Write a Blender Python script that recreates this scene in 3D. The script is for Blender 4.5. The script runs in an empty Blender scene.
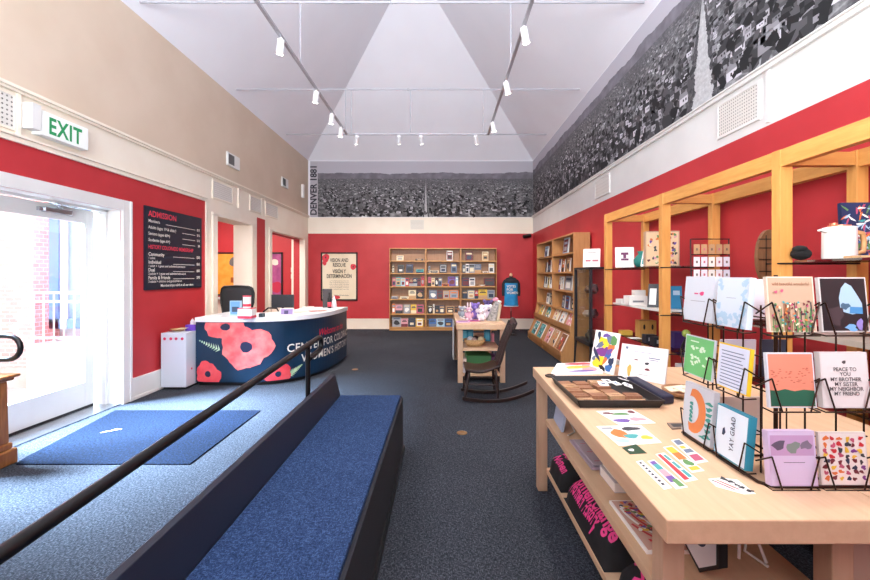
import bpy, math, random
from mathutils import Matrix, Vector, Euler
random.seed(7)
SC = bpy.context.scene
COL = SC.collection
# ---------------- camera, world, sun, large lights, exposure ----------------
cam_d = bpy.data.cameras.new('camera'); cam = bpy.data.objects.new('camera', cam_d); COL.objects.link(cam)
cam.location = (0, 0, 1.5); cam.rotation_euler = (math.pi/2, 0, 0)
cam_d.sensor_width = 36; cam_d.lens = 411/870*36
cam_d.shift_x = -7/870; cam_d.shift_y = -15/870; cam_d.clip_start = .05
SC.camera = cam
w = bpy.data.worlds.new('world'); SC.world = w; w.use_nodes = True
bg = w.node_tree.nodes['Background']; bg.inputs[0].default_value = (.80, .90, 1, 1); bg.inputs[1].default_value = .9
def light(name, kind, loc, rot, energy, color, **kw):
    d = bpy.data.lights.new(name, kind); d.energy = energy; d.color = color
    for k, v in kw.items(): setattr(d, k, v)
    o = bpy.data.objects.new(name, d); o.location = loc; o.rotation_euler = rot; COL.objects.link(o); return o
light('sun', 'SUN', (-8, -5, 12), Vector((.0, .8, -.6)).to_track_quat('-Z', 'Y').to_euler(), 2.2, (1, .96, .9), angle=.01)
light('doorway_skylight', 'AREA', (-6.3, 3.2, 4.3), Vector((.78, .10, -.62)).to_track_quat('-Z', 'Y').to_euler(), 2000, (.60, .79, 1), shape='RECTANGLE', size=2.0, size_y=1.8, spread=1.15)
light('front_fill', 'AREA', (-.6, -5.8, 2.2), (math.pi/2, 0, 0), 35, (1, .98, .97), shape='RECTANGLE', size=5.4, size_y=3.2)  # added fill panel behind the camera; the front wall has no window
light('high_front_fill', 'AREA', (-.6, -5.8, 5.3), (math.pi/2+.25, 0, 0), 60, (.93, .94, 1), shape='RECTANGLE', size=4.2, size_y=2.6)  # fill lamp added high behind the camera to brighten ceiling and upper walls
light('ceiling_fill', 'AREA', (-.6, -1.6, 2.4), (math.pi-.5, 0, 0), 530, (.86, .96, 1), shape='RECTANGLE', size=4.5, size_y=2.4)  # unseen lamp added behind the camera, aimed up to lift the ceiling
SC.view_settings.view_transform = 'Standard'; SC.view_settings.look = 'None'
SC.view_settings.gamma = 1; SC.view_settings.use_curve_mapping = False
SC.view_settings.exposure = .72

F = 411.0
def at(px, py, Y): return Vector(((px-442)/F*Y, Y, 1.5-(py-275)/F*Y))
def onz(px, py, z):
    Y = (1.5-z)*F/(py-275); return Vector(((px-442)/F*Y, Y, z))

# ---------------- materials ----------------
def lin(c):
    if isinstance(c, str):
        c = [int(c[i:i+2], 16)/255 for i in (0, 2, 4)]
        c = [x/12.92 if x <= .04045 else ((x+.055)/1.055)**2.4 for x in c]
    return (c[0], c[1], c[2], 1)
_m = {}
def M(c, rough=.6, metal=0, key=None, spec=.5):
    k = (c, rough, metal, key)
    if k in _m: return _m[k]
    m = bpy.data.materials.new(key or 'paint_'+str(c)); m.use_nodes = True
    b = m.node_tree.nodes['Principled BSDF']
    b.inputs['Base Color'].default_value = lin(c); b.inputs['Roughness'].default_value = rough
    b.inputs['Metallic'].default_value = metal; b.inputs['Specular IOR Level'].default_value = spec
    _m[k] = m; return m
class G:
    def __init__(s, m): s.nt = m.node_tree; s.b = s.nt.nodes['Principled BSDF']
    def n(s, t, **kw):
        x = s.nt.nodes.new(t)
        for k, v in kw.items(): setattr(x, k, v)
        return x
    def set(s, sock, v):
        if hasattr(v, 'is_output') or isinstance(v, bpy.types.NodeSocket): s.nt.links.new(v, sock)
        else: sock.default_value = v
    def ma(s, op, a, b=0.0, c=None, clamp=False):
        x = s.n('ShaderNodeMath', operation=op, use_clamp=clamp); s.set(x.inputs[0], a); s.set(x.inputs[1], b)
        if c is not None: s.set(x.inputs[2], c)
        return x.outputs[0]
    def noise(s, vec, scale, detail=3, rough=.5, dims='3D'):
        x = s.n('ShaderNodeTexNoise'); x.inputs['Scale'].default_value = scale
        x.inputs['Detail'].default_value = detail; x.inputs['Roughness'].default_value = rough
        if vec is not None: s.set(x.inputs['Vector'], vec)
        return x.outputs['Fac']
    def mapping(s, scale=(1,1,1), rot=(0,0,0), src='Object'):
        t = s.n('ShaderNodeTexCoord'); mp = s.n('ShaderNodeMapping')
        mp.inputs['Scale'].default_value = scale; mp.inputs['Rotation'].default_value = rot
        s.nt.links.new(t.outputs[src], mp.inputs['Vector']); return mp.outputs[0]
    def mix(s, f, a, b):
        x = s.n('ShaderNodeMix', data_type='RGBA'); s.set(x.inputs['Factor'], f)
        s.set(x.inputs[6], a); s.set(x.inputs[7], b); return x.outputs[2]
    def ramp(s, f, stops):
        x = s.n('ShaderNodeValToRGB'); e = x.color_ramp.elements
        while len(e) < len(stops): e.new(.5)
        for el, (p, c) in zip(e, stops): el.position = p; el.color = lin(c) if isinstance(c, str) else (c, c, c, 1)
        s.set(x.inputs[0], f); return x.outputs[0]
    def bump(s, h, strength=.2, dist=.01):
        x = s.n('ShaderNodeBump'); x.inputs['Strength'].default_value = strength; x.inputs['Distance'].default_value = dist
        s.set(x.inputs['Height'], h); s.nt.links.new(x.outputs[0], s.b.inputs['Normal'])
    def col(s, c): s.nt.links.new(c, s.b.inputs['Base Color'])
def wood(key, a, b, grain=(14, 14, 1.2), rough=.45):
    m = M(a, rough, key=key); g = G(m); v = g.mapping(grain, src='Object')
    f = g.noise(v, 3.0, 5, .6); f2 = g.noise(g.mapping((grain[0]*6, grain[1]*6, grain[2]*2)), 3, 2)
    g.col(g.mix(g.ma('MULTIPLY', f2, .35), g.ramp(f, [(.3, a), (.7, b)]), lin(b))); return m
def noisy(key, a, b, scale=8, rough=.6, bump=0, dist=.005, lo=.35, hi=.65, detail=3):
    m = M(a, rough, key=key); g = G(m); f = g.noise(g.mapping(), scale, detail)
    g.col(g.ramp(f, [(lo, a), (hi, b)]))
    if bump: g.bump(f, bump, dist)
    return m
RED = noisy('red_wall_paint', 'b42a30', 'bc3036', 2.5, .55)
CREAM = noisy('cream_trim_paint', 'eaddcc', 'ede2d2', 3, .5)
WHITE = noisy('white_trim_paint', 'dbd9d6', 'e0dedb', 3, .45)
BEIGE = noisy('beige_plaster', 'cdb8a3', 'd3bfab', 1.5, .8, .15)
CEIL = noisy('ceiling_paint', 'f0eff6', 'f3f2f9', 1.2, .85)
PINE = wood('pine_wood', 'dca15a', 'c98a44', (10, 10, 1.2))
PINEH = wood('pine_wood_beam', 'dfa65e', 'c98a44', (10, 1.2, 10))
PINEX = wood('pine_wood_cross', 'd59a55', 'c08040', (1.2, 10, 10))
MAPLE = wood('maple_wood', 'd9b795', 'cba684', (9, 1.0, 9))
MAPLEX = wood('maple_wood_cross', 'd2b092', 'c5a080', (1.0, 9, 9))
MAPLEZ = wood('maple_wood_upright', 'c6a58a', 'b8967a', (9, 9, 1.0))
OAK = wood('oak_shelf_wood', 'c2905c', 'b07c4a', (9, 9, 1.2))
OAKX = wood('oak_shelf_board', 'd09c5e', 'bc8648', (1.2, 9, 9))
OAKB = wood('oak_back_panel', 'b08664', 'a07656', (9, 9, .8))
DKWOOD = wood('dark_walnut', '2a1611', '190c09', (10, 10, 2), .35)
NEWEL = wood('newel_wood', 'a8703c', '7c4a24', (12, 12, 1.5), .35)
BLACK = M('0e0e10', .45, key='black_metal')
RAILM = M('141416', .35, .3, key='rail_metal')
WIRE = M('3a2a22', .35, .8, key='bronze_wire')
CHROME = M('b8bcc2', .25, 1, key='brushed_metal')
PAPER = M('f0eeea', .6, key='paper_white')
def glassm(key, col=(.9, .95, 1), tr=.9):
    m = M(col, .02, key=key); nt = m.node_tree; b = nt.nodes['Principled BSDF']
    out = nt.nodes['Material Output']; t = nt.nodes.new('ShaderNodeBsdfTransparent'); t.inputs[0].default_value = (*col, 1)
    gl = nt.nodes.new('ShaderNodeBsdfGlossy'); gl.inputs['Roughness'].default_value = .02
    mx = nt.nodes.new('ShaderNodeMixShader'); mx.inputs[0].default_value = 1-tr
    nt.links.new(t.outputs[0], mx.inputs[1]); nt.links.new(gl.outputs[0], mx.inputs[2]); nt.links.new(mx.outputs[0], out.inputs[0]); return m
GLASS = glassm('clear_glass', (.95, .98, 1), .93)
def carpet(key, a, b, c, sc=1.0):
    m = M(a, .95, key=key, spec=.1); g = G(m)
    f1 = g.noise(g.mapping((60*sc, 160*sc, 1), (0, 0, .78)), 1, 2); f2 = g.noise(g.mapping((160*sc, 60*sc, 1), (0, 0, .78)), 1, 2)
    f3 = g.noise(g.mapping(), 1.3, 3)
    mx = g.ma('MAXIMUM', f1, f2)
    g.col(g.mix(g.ma('MULTIPLY', f3, .5), g.ramp(mx, [(.42, a), (.56, b), (.70, c)]), lin(a)))
    g.bump(mx, .5, .01); return m
CARPET = carpet('floor_carpet', '202328', '3b3e46', '60646e')
MATM = carpet('door_mat_pile', '060b14', '0f1a2c', '1e3050', .8)
BLUEC = carpet('blue_ramp_carpet', '1c2a46', '2e4268', '4a648e', 1.6)

# ---------------- mesh builder ----------------
def label(o, lab=None, cat=None, group=None, kind=None):
    if lab: o['label'] = lab
    if cat: o['category'] = cat
    if group: o['group'] = group
    if kind: o['kind'] = kind
    return o
def E(name, loc, lab, cat, group=None, rz=0):
    o = bpy.data.objects.new(name, None); o.location = loc; o.rotation_euler = (0, 0, rz); o.empty_display_size = .1
    COL.objects.link(o); return label(o, lab, cat, group)
class MB:
    def __init__(s): s.v = []; s.f = []; s.mi = []; s.mats = []; s.sm = []
    def m(s, mat):
        if mat not in s.mats: s.mats.append(mat)
        return s.mats.index(mat)
    def add(s, vs, fs, mat, smooth=False):
        b = len(s.v); s.v += [Vector(v) for v in vs]; i = s.m(mat)
        for f in fs: s.f.append([b+k for k in f]); s.mi.append(i); s.sm.append(smooth)
        return s
    def box(s, x0, x1, y0, y1, z0, z1, mat, mx=None):
        vs = [Vector((x, y, z)) for z in (z0, z1) for y in (y0, y1) for x in (x0, x1)]
        if mx: vs = [mx @ v for v in vs]
        return s.add(vs, [(0,2,3,1),(4,5,7,6),(0,1,5,4),(2,6,7,3),(0,4,6,2),(1,3,7,5)], mat)
    def cyl(s, p0, p1, r0, mat, r1=None, n=12, smooth=True, cap=True):
        r1 = r0 if r1 is None else r1; p0 = Vector(p0); p1 = Vector(p1); q = (p1-p0).to_track_quat('Z', 'X')
        vs = []
        for p, r in ((p0, r0), (p1, r1)):
            for k in range(n): a = 2*math.pi*k/n; vs.append(p + q @ Vector((r*math.cos(a), r*math.sin(a), 0)))
        s.add(vs, [(k, (k+1) % n, n+(k+1) % n, n+k) for k in range(n)], mat, smooth)
        if cap: s.add(vs, [tuple(range(n-1, -1, -1)), tuple(range(n, 2*n))], mat)
        return s
    def tube(s, pts, r, mat, n=8, closed=False):
        pts = [Vector(p) for p in pts]; rings = []; N = len(pts); prev = None
        for i, p in enumerate(pts):
            if closed: t = pts[(i+1) % N]-pts[i-1]
            else: t = pts[min(i+1, N-1)]-pts[max(i-1, 0)]
            t.normalize()
            if prev is None:
                u = t.orthogonal().normalized()
            else:
                u = prev - t*prev.dot(t); u = u.normalized() if u.length > 1e-6 else t.orthogonal().normalized()
            prev = u; w_ = t.cross(u)
            rr = r[i] if isinstance(r, (list, tuple)) else r
            rings.append([p + (u*math.cos(2*math.pi*k/n)+w_*math.sin(2*math.pi*k/n))*rr for k in range(n)])
        vs = [v for ring in rings for v in ring]; fs = []
        for i in range(N if closed else N-1):
            j = (i+1) % N
            for k in range(n): fs.append((i*n+k, i*n+(k+1) % n, j*n+(k+1) % n, j*n+k))
        s.add(vs, fs, mat, True)
        if not closed: s.add(rings[0]+rings[-1], [tuple(range(n-1, -1, -1)), tuple(range(n, 2*n))], mat)
        return s
    def lathe(s, prof, c, mat, n=20, sx=1, sy=1):
        vs = []; fs = []; c = Vector(c)
        for r, z in prof:
            for k in range(n): a = 2*math.pi*k/n; vs.append(c+Vector((r*math.cos(a)*sx, r*math.sin(a)*sy, z)))
        for i in range(len(prof)-1):
            for k in range(n): fs.append((i*n+k, i*n+(k+1) % n, (i+1)*n+(k+1) % n, (i+1)*n+k))
        if prof[0][0] > 1e-4: fs.append(tuple(range(n-1, -1, -1)))
        if prof[-1][0] > 1e-4: fs.append(tuple((len(prof)-1)*n+k for k in range(n)))
        return s.add(vs, fs, mat, True)
    def ball(s, c, r, mat, n=14, mx=None):
        if not isinstance(r, (tuple, list)): r = (r, r, r)
        vs = []; fs = []; m = n//2
        for i in range(m+1):
            th = math.pi*i/m
            for k in range(n):
                a = 2*math.pi*k/n; v = Vector((r[0]*math.sin(th)*math.cos(a), r[1]*math.sin(th)*math.sin(a), -r[2]*math.cos(th)))
                vs.append((mx @ v if mx else v)+Vector(c))
        for i in range(m):
            for k in range(n): fs.append((i*n+k, i*n+(k+1) % n, (i+1)*n+(k+1) % n, (i+1)*n+k))
        return s.add(vs, fs, mat, True)
    def poly(s, pts, mat): return s.add(pts, [tuple(range(len(pts)))], mat)
    def prism(s, pts, d, mat, mats2=None):
        n = len(pts); pts = [Vector(p) for p in pts]; q = [p+Vector(d) for p in pts]
        s.add(pts+q, [tuple(range(n-1, -1, -1)), tuple(range(n, 2*n))] + [(k, (k+1) % n, n+(k+1) % n, n+k) for k in range(n)], mat); return s
    def text(s, t, size, mx, mat, align='LEFT', bold=0, shear=0, fn=None, sx=1, spacing=1, lift=0):
        d = bpy.data.curves.new('t', 'FONT'); d.body = t; d.size = size; d.align_x = align; d.offset = bold*size
        d.shear = shear; d.resolution_u = 3; d.space_character = spacing
        if lift: d.extrude = lift
        o = bpy.data.objects.new('t', d); COL.objects.link(o)
        me = bpy.data.meshes.new_from_object(o.evaluated_get(bpy.context.evaluated_depsgraph_get()))
        vs = [Vector((v.co.x*sx, v.co.y, v.co.z)) for v in me.vertices]
        vs = [fn(v) for v in vs] if fn else [mx @ v for v in vs]
        s.add(vs, [tuple(p.vertices) for p in me.polygons], mat)
        bpy.data.objects.remove(o); bpy.data.meshes.remove(me); bpy.data.curves.remove(d); return s
    def build(s, name, parent=None, org=None, bevel=0, local=False, loc=(0,0,0), rot=(0,0,0)):
        if local: o0 = Vector((0,0,0))
        elif parent is not None and org is None:
            o0 = Vector(parent.location); p = parent.parent
            while p is not None: o0 += p.location; p = p.parent
        elif org == 'auto' or (org is None and parent is None):
            xs = [v.x for v in s.v]; ys = [v.y for v in s.v]; zs = [v.z for v in s.v]
            o0 = Vector(((min(xs)+max(xs))/2, (min(ys)+max(ys))/2, min(zs)))
        else: o0 = Vector(org)
        me = bpy.data.meshes.new(name); me.from_pydata([v-o0 for v in s.v], [], s.f)
        for mt in s.mats: me.materials.append(mt)
        for p, i, sm in zip(me.polygons, s.mi, s.sm): p.material_index = i; p.use_smooth = sm
        me.update(); o = bpy.data.objects.new(name, me); COL.objects.link(o)
        if parent is not None: o.parent = parent; o.location = loc if local else (0,0,0)
        else: o.location = loc if local else o0
        o.rotation_euler = rot
        if bevel:
            b = o.modifiers.new('bevel', 'BEVEL'); b.width = bevel; b.segments = 2; b.limit_method = 'ANGLE'
        return o
def S(o): o['kind'] = 'structure'; return o
def card_mx(y): return Matrix(((1,0,0,0),(0,0,1,y),(0,1,0,0),(0,0,0,1))) if False else Matrix(((1,0,0,0),(0,0,-1,y),(0,1,0,0),(0,0,0,1)))
def blob(cx, cz, rx, rz, y, n=14, wob=.12, seed=0, rot=0):
    r = random.Random(seed); ph = [r.uniform(0, 6.28) for _ in range(3)]; out = []
    for k in range(n):
        a = 2*math.pi*k/n; q = 1+wob*(math.sin(2*a+ph[0])+math.sin(3*a+ph[1])+.6*math.sin(5*a+ph[2]))/1.6
        x, z = rx*q*math.cos(a), rz*q*math.sin(a)
        out.append((cx+x*math.cos(rot)-z*math.sin(rot), y, cz+x*math.sin(rot)+z*math.cos(rot)))
    return out
# ---------------- room shell ----------------
XL, XR, YB, YF = -3.72, 2.53, 11.42, -6.0
ZC = 4.68; T = .32
f = MB(); f.box(XL-T, XR+.3, YF-.3, YB+.3, -.1, 0, CARPET); S(f.build('floor'))
f = MB(); f.box(-6.9, XL-T, 6.15, YB+.3, -.1, 0, CARPET); S(f.build('floor'))
# left wall with its paint areas and openings
D0, D1, DT = 2.55, 4.76, 2.25
O1a, O1b, O1t = 6.77, 8.0, 2.47
O2a, O2b, O2t = 8.94, 11.08, 2.46
wl = MB()
def seg(y0, y1, z0, z1, mat, x1=XL): wl.box(XL-T, x1, y0, y1, z0, z1, mat)
seg(YF, D0, 0, 2.66, RED); seg(D0, D1, DT, 2.66, RED); seg(D1, 6.45, 0, 2.66, RED)
seg(6.45, O1a, 0, 2.66, CREAM); seg(O1a, O1b, O1t, 2.66, CREAM); seg(O1b, 8.26, 0, 2.66, CREAM)
seg(8.26, 8.64, 0, 2.66, RED); seg(8.64, O2a, 0, 2.66, CREAM); seg(O2a, O2b, O2t, 2.66, CREAM); seg(O2b, YB, 0, 2.66, CREAM)
seg(YF, YB, 2.66, 3.13, CREAM); seg(YF, YB, 3.13, ZC, BEIGE)
wl.box(XL-T+.04, XL-.12, O2b-.004, O2b, 0, O2t, RED)
wl.box(XL-T+.04, XL-.12, O2a, O2b, O2t-.004, O2t, RED)
S(wl.build('wall_left'))
wb = MB()
wb.box(XL, XR, YB, YB+.2, 0, 2.65, RED); wb.box(XL, XR, YB, YB+.2, 2.65, 3.10, CREAM); wb.box(XL, XR, YB, YB+.2, 3.10, ZC, CEIL)
S(wb.build('wall_back'))
wr = MB()
wr.box(XR, XR+.2, YF, YB+.2, 0, 2.66, RED); wr.box(XR, XR+.2, YF, YB+.2, 2.66, 3.10, WHITE); wr.box(XR, XR+.2, YF, YB+.2, 3.10, ZC, CEIL)
S(wr.build('wall_right'))
wf = MB(); wf.box(XL-T, XR+.2, YF-.2, YF, 0, 8, RED); S(wf.build('wall_front'))
# hipped ceiling
cx = (XL+XR)/2; half = (XR-XL)/2; ridge = ZC+half*1.02; hipY = YB-half
c = MB()
A = (XL, YB, ZC); B = (XR, YB, ZC); R1 = (cx, hipY, ridge); R0 = (cx, YF, ridge); Cc = (XR, YF, ZC); Dd = (XL, YF, ZC)
c.poly([A, B, R1], CEIL); c.poly([B, Cc, R0, R1], CEIL); c.poly([Dd, A, R1, R0], CEIL)
up = Vector((0, 0, .15))
c.poly([Vector(p)+up for p in (R1, B, A)], CEIL); c.poly([Vector(p)+up for p in (R1, R0, Cc, B)], CEIL); c.poly([Vector(p)+up for p in (R0, R1, A, Dd)], CEIL)
S(c.build('ceiling', org=(0, 0, 0)))
# side room beyond the openings
r = MB()
r.box(-6.9, XL-T, YB, YB+.2, .86, 4, RED); r.box(-6.9, XL-T, YB, YB+.2, 0, .86, CREAM); S(r.build('wall_back'))
r = MB(); r.box(-7.1, -6.9, 6.15, YB+.2, 0, 4, RED); S(r.build('wall_left'))
r = MB(); r.box(-7.1, XL-T, 6.16, 6.26, 0, 4, WHITE); S(r.build('wall_front'))
r = MB(); r.box(-7.1, XL-T, 6.16, YB+.2, 3.3, 3.4, WHITE); S(r.build('ceiling'))
light('side_room_light', 'AREA', (-5.5, 8.9, 3.25), (0, 0, 0), 110, (1, .96, .92), shape='RECTANGLE', size=2, size_y=3)
r = MB(); r.box(-6.4, -5.1, YB-.14, YB, .83, .89, WHITE); S(r.build('trim_7'))

def trim(name, boxes, mat=WHITE, bevel=.004):
    m = MB()
    for b in boxes: m.box(*b, mat)
    return S(m.build(name, bevel=bevel))
trim('baseboard_left', [(XL, XL+.03, D1+.14, 6.5, 0, .26), (XL, XL+.038, D1+.14, 6.5, .0, .04)])
trim('baseboard_left', [(XL, XL+.03, YF, D0-.14, 0, .26)])
trim('baseboard_left', [(XL, XL+.03, 8.0+.14, 8.94-.14, 0, .26)], CREAM)
trim('baseboard_back', [(XL, XR, YB-.03, YB, 0, .29), (XL, XR, YB-.036, YB, .26, .29), (XL, XR, YB-.036, YB, 0, .04)], CREAM)
trim('baseboard_right', [(XR-.03, XR, YF, YB, 0, .29)])
trim('trim_1', [(XL, XL+.025, YF, 6.45, 2.655, 2.70), (XL, XL+.045, YF, 6.47, 2.70, 2.72)], CREAM)
trim('trim_2', [(XL, XL+.05, YF, YB, 3.115, 3.145), (XL, XL+.03, YF, YB, 3.09, 3.115)], CREAM)
trim('trim_3', [(XR-.03, XR, YF, YB, 3.085, 3.13), (XR-.045, XR, YF, YB, 3.12, 3.135)], WHITE)
trim('trim_4', [(XL, XL+.02, 6.45, 6.5, 0, 2.66)], CREAM)
# thin panel battens on the bands
for y in (3.60, 7.5, 8.47): trim('trim_5', [(XL, XL+.02, y-.02, y+.02, 2.72, 3.09)], CREAM)
for y in (3.18,): trim('trim_5', [(XR-.015, XR, y-.02, y+.02, 2.68, 3.085)], WHITE)
# casings
trim('trim_6', [(XL, XL+.03, O1a-.14, O1a, 0, O1t+.02), (XL, XL+.03, O1b, O1b+.14, 0, O1t+.02), (XL, XL+.03, O1a-.14, O1b+.14, O1t, O1t+.05),
                (XL-T-.02, XL-T, O1a-.14, O1a, 0, O1t), (XL-T-.02, XL-T, O1b, O1b+.12, 0, O1t)], CREAM)
trim('trim_6', [(XL, XL+.03, O2a-.12, O2a, 0, O2t+.02), (XL, XL+.03, O2b, O2b+.12, 0, O2t+.02), (XL, XL+.03, O2a-.12, O2b+.12, O2t, O2t+.05),
                (XL-T-.02, XL-T, O2b, O2b+.12, 0, O2t)], CREAM)
# entrance door casing, jamb, leaf
trim('trim_8', [(XL, XL+.03, D1, D1+.13, 0, DT+.12), (XL, XL+.03, D0-.13, D0, 0, DT+.12), (XL, XL+.03, D0, D1, DT, DT+.12),
                (XL, XL+.042, D1+.10, D1+.13, 0, DT+.12), (XL-.2, XL-.15, D1-.03, D1, 0, DT), (XL-.2, XL-.15, D0, D1, DT-.03, DT)])
m = MB(); m.box(XL-T-.001, XL, D0, D1, -.02, .012, CHROME); S(m.build('trim_9'))
DX = XL-T+.04
dr = E('door_1', (DX, D1-.03, 0), 'white framed glass entrance door', 'door'); del dr['label']; del dr['category']; S(dr)
m = MB(); y0, y1 = D1-1.55, D1-.035
for yy0, yy1 in ((y1-.12, y1), (y0, y0+.12)): m.box(DX-.045, DX, yy0, yy1, .03, DT-.02, WHITE)
m.box(DX-.045, DX, y0+.12, y1-.12, .03, .30, WHITE); m.box(DX-.045, DX, y0+.12, y1-.12, DT-.17, DT-.02, WHITE)
m.build('door_frame', dr, bevel=.004)
m = MB(); m.box(DX-.028, DX-.018, y0+.12, y1-.12, .30, DT-.17, GLASS); m.build('door_glass', dr)
m = MB(); m.box(DX-.04, DX-.005, y0, y1, .0, .03, BLACK); m.build('door_sweep', dr)
m = MB(); m.box(DX, DX+.05, 4.10, 4.40, DT-.115, DT-.065, CHROME); m.box(DX, DX+.035, 4.05, 4.12, DT-.11, DT-.07, CHROME)
m.tube([(DX+.025, 4.30, DT-.06), (DX+.20, 4.02, DT-.045)], .012, CHROME); m.tube([(DX+.20, 4.02, DT-.045), (DX+.06, 4.5, DT-.03)], .01, CHROME)
m.build('door_closer', dr, bevel=.004)
dr2 = E('door_2', (DX, D0+.03, 0), 'x', 'x'); del dr2['label']; del dr2['category']; S(dr2)
m = MB(); y0, y1 = D0+.035, D1-1.56
for yy0, yy1 in ((y1-.12, y1), (y0, y0+.12)): m.box(DX-.045, DX, yy0, yy1, .03, DT-.02, WHITE)
m.box(DX-.045, DX, y0+.12, y1-.12, .03, .30, WHITE); m.box(DX-.045, DX, y0+.12, y1-.12, DT-.17, DT-.02, WHITE)
m.build('door_frame', dr2, bevel=.004)
m = MB(); m.box(DX-.028, DX-.018, y0+.12, y1-.12, .30, DT-.17, GLASS); m.build('door_glass', dr2)
# ---------------- outside the door ----------------
PAVE = noisy('street_paving', 'a59c92', 'b0a89e', 4, .9, .2)
def brickm(key, a, b, mo):
    m = M(a, .85, key=key); g = G(m); br = g.n('ShaderNodeTexBrick'); br.inputs['Scale'].default_value = 4.2
    br.inputs['Color1'].default_value = lin(a); br.inputs['Color2'].default_value = lin(b); br.inputs['Mortar'].default_value = lin(mo)
    br.inputs['Mortar Size'].default_value = .018
    t = g.n('ShaderNodeTexCoord'); sp = g.n('ShaderNodeSeparateXYZ'); cb = g.n('ShaderNodeCombineXYZ')
    g.nt.links.new(t.outputs['Object'], sp.inputs[0]); g.nt.links.new(g.ma('ADD', sp.outputs[0], sp.outputs[1]), cb.inputs[0]); g.nt.links.new(sp.outputs[2], cb.inputs[1])
    g.nt.links.new(cb.outputs[0], br.inputs['Vector']); g.col(br.outputs['Color']); g.bump(br.outputs['Fac'], -.4); return m
BRICK = brickm('outdoor_brick', 'c0908a', 'cda29a', 'dcd0cc')
m = MB(); m.box(-30, XL-T, -12, 30, -.16, -.06, PAVE); S(m.build('ground'))
bl = E('brick_building', (-6.2, 5.9, -.06), 'sunlit pale brick wall with blue window seen through the entrance door glass', 'building')
m = MB(); m.box(-9.5, -5.72, 5.75, 6.15, -.06, 4.2, BRICK); m.box(-5.72, -4.07, 6.0, 6.15, 2.6, 4.2, BRICK); m.box(-4.5, -4.07, 6.0, 6.15, -.06, 2.6, BRICK); m.build('brick_wall', bl)
m = MB(); m.box(-9.5, -5.70, 5.68, 5.75, -.06, .22, PAVE); m.build('stone_plinth', bl)
BLU = M('5f82b4', .4, key='blue_painted_joinery'); PRL = M('cfd8e4', .4, key='pale_rail')
m = MB()
for x0, x1 in ((-5.72, -5.58), (-5.14, -5.06), (-4.6, -4.5)): m.box(x0, x1, 5.98, 6.06, .72, 2.6, BLU)
m.box(-5.72, -4.5, 5.98, 6.06, .72, .86, BLU); m.box(-5.72, -4.5, 5.98, 6.06, 2.48, 2.6, BLU); m.build('window_frame', bl)
m = MB(); m.box(-5.54, -5.46, 5.96, 6.0, .72, 2.6, PRL); m.build('downpipe', bl)
m = MB(); m.box(-5.72, -4.5, 6.06, 6.08, .72, 2.6, M('86a6cf', .15, key='blue_reflecting_glass')); m.build('window_pane', bl)
m = MB(); m.box(-5.66, -4.4, 5.6, 5.97, -.06, .55, M('e2e2e6', .8, key='pale_stone')); m.build('window_sill', bl)
rl = MB()
for z in (.62, 1.12, 1.24): rl.box(-5.64, -4.45, 5.64, 5.67, z, z+.03, PRL)
for k in range(9): rl.cyl((-5.62+k*.14, 5.655, .55), (-5.62+k*.14, 5.655, 1.24), .01, PRL, n=6)
rl.build('window_railing', bl)

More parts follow.
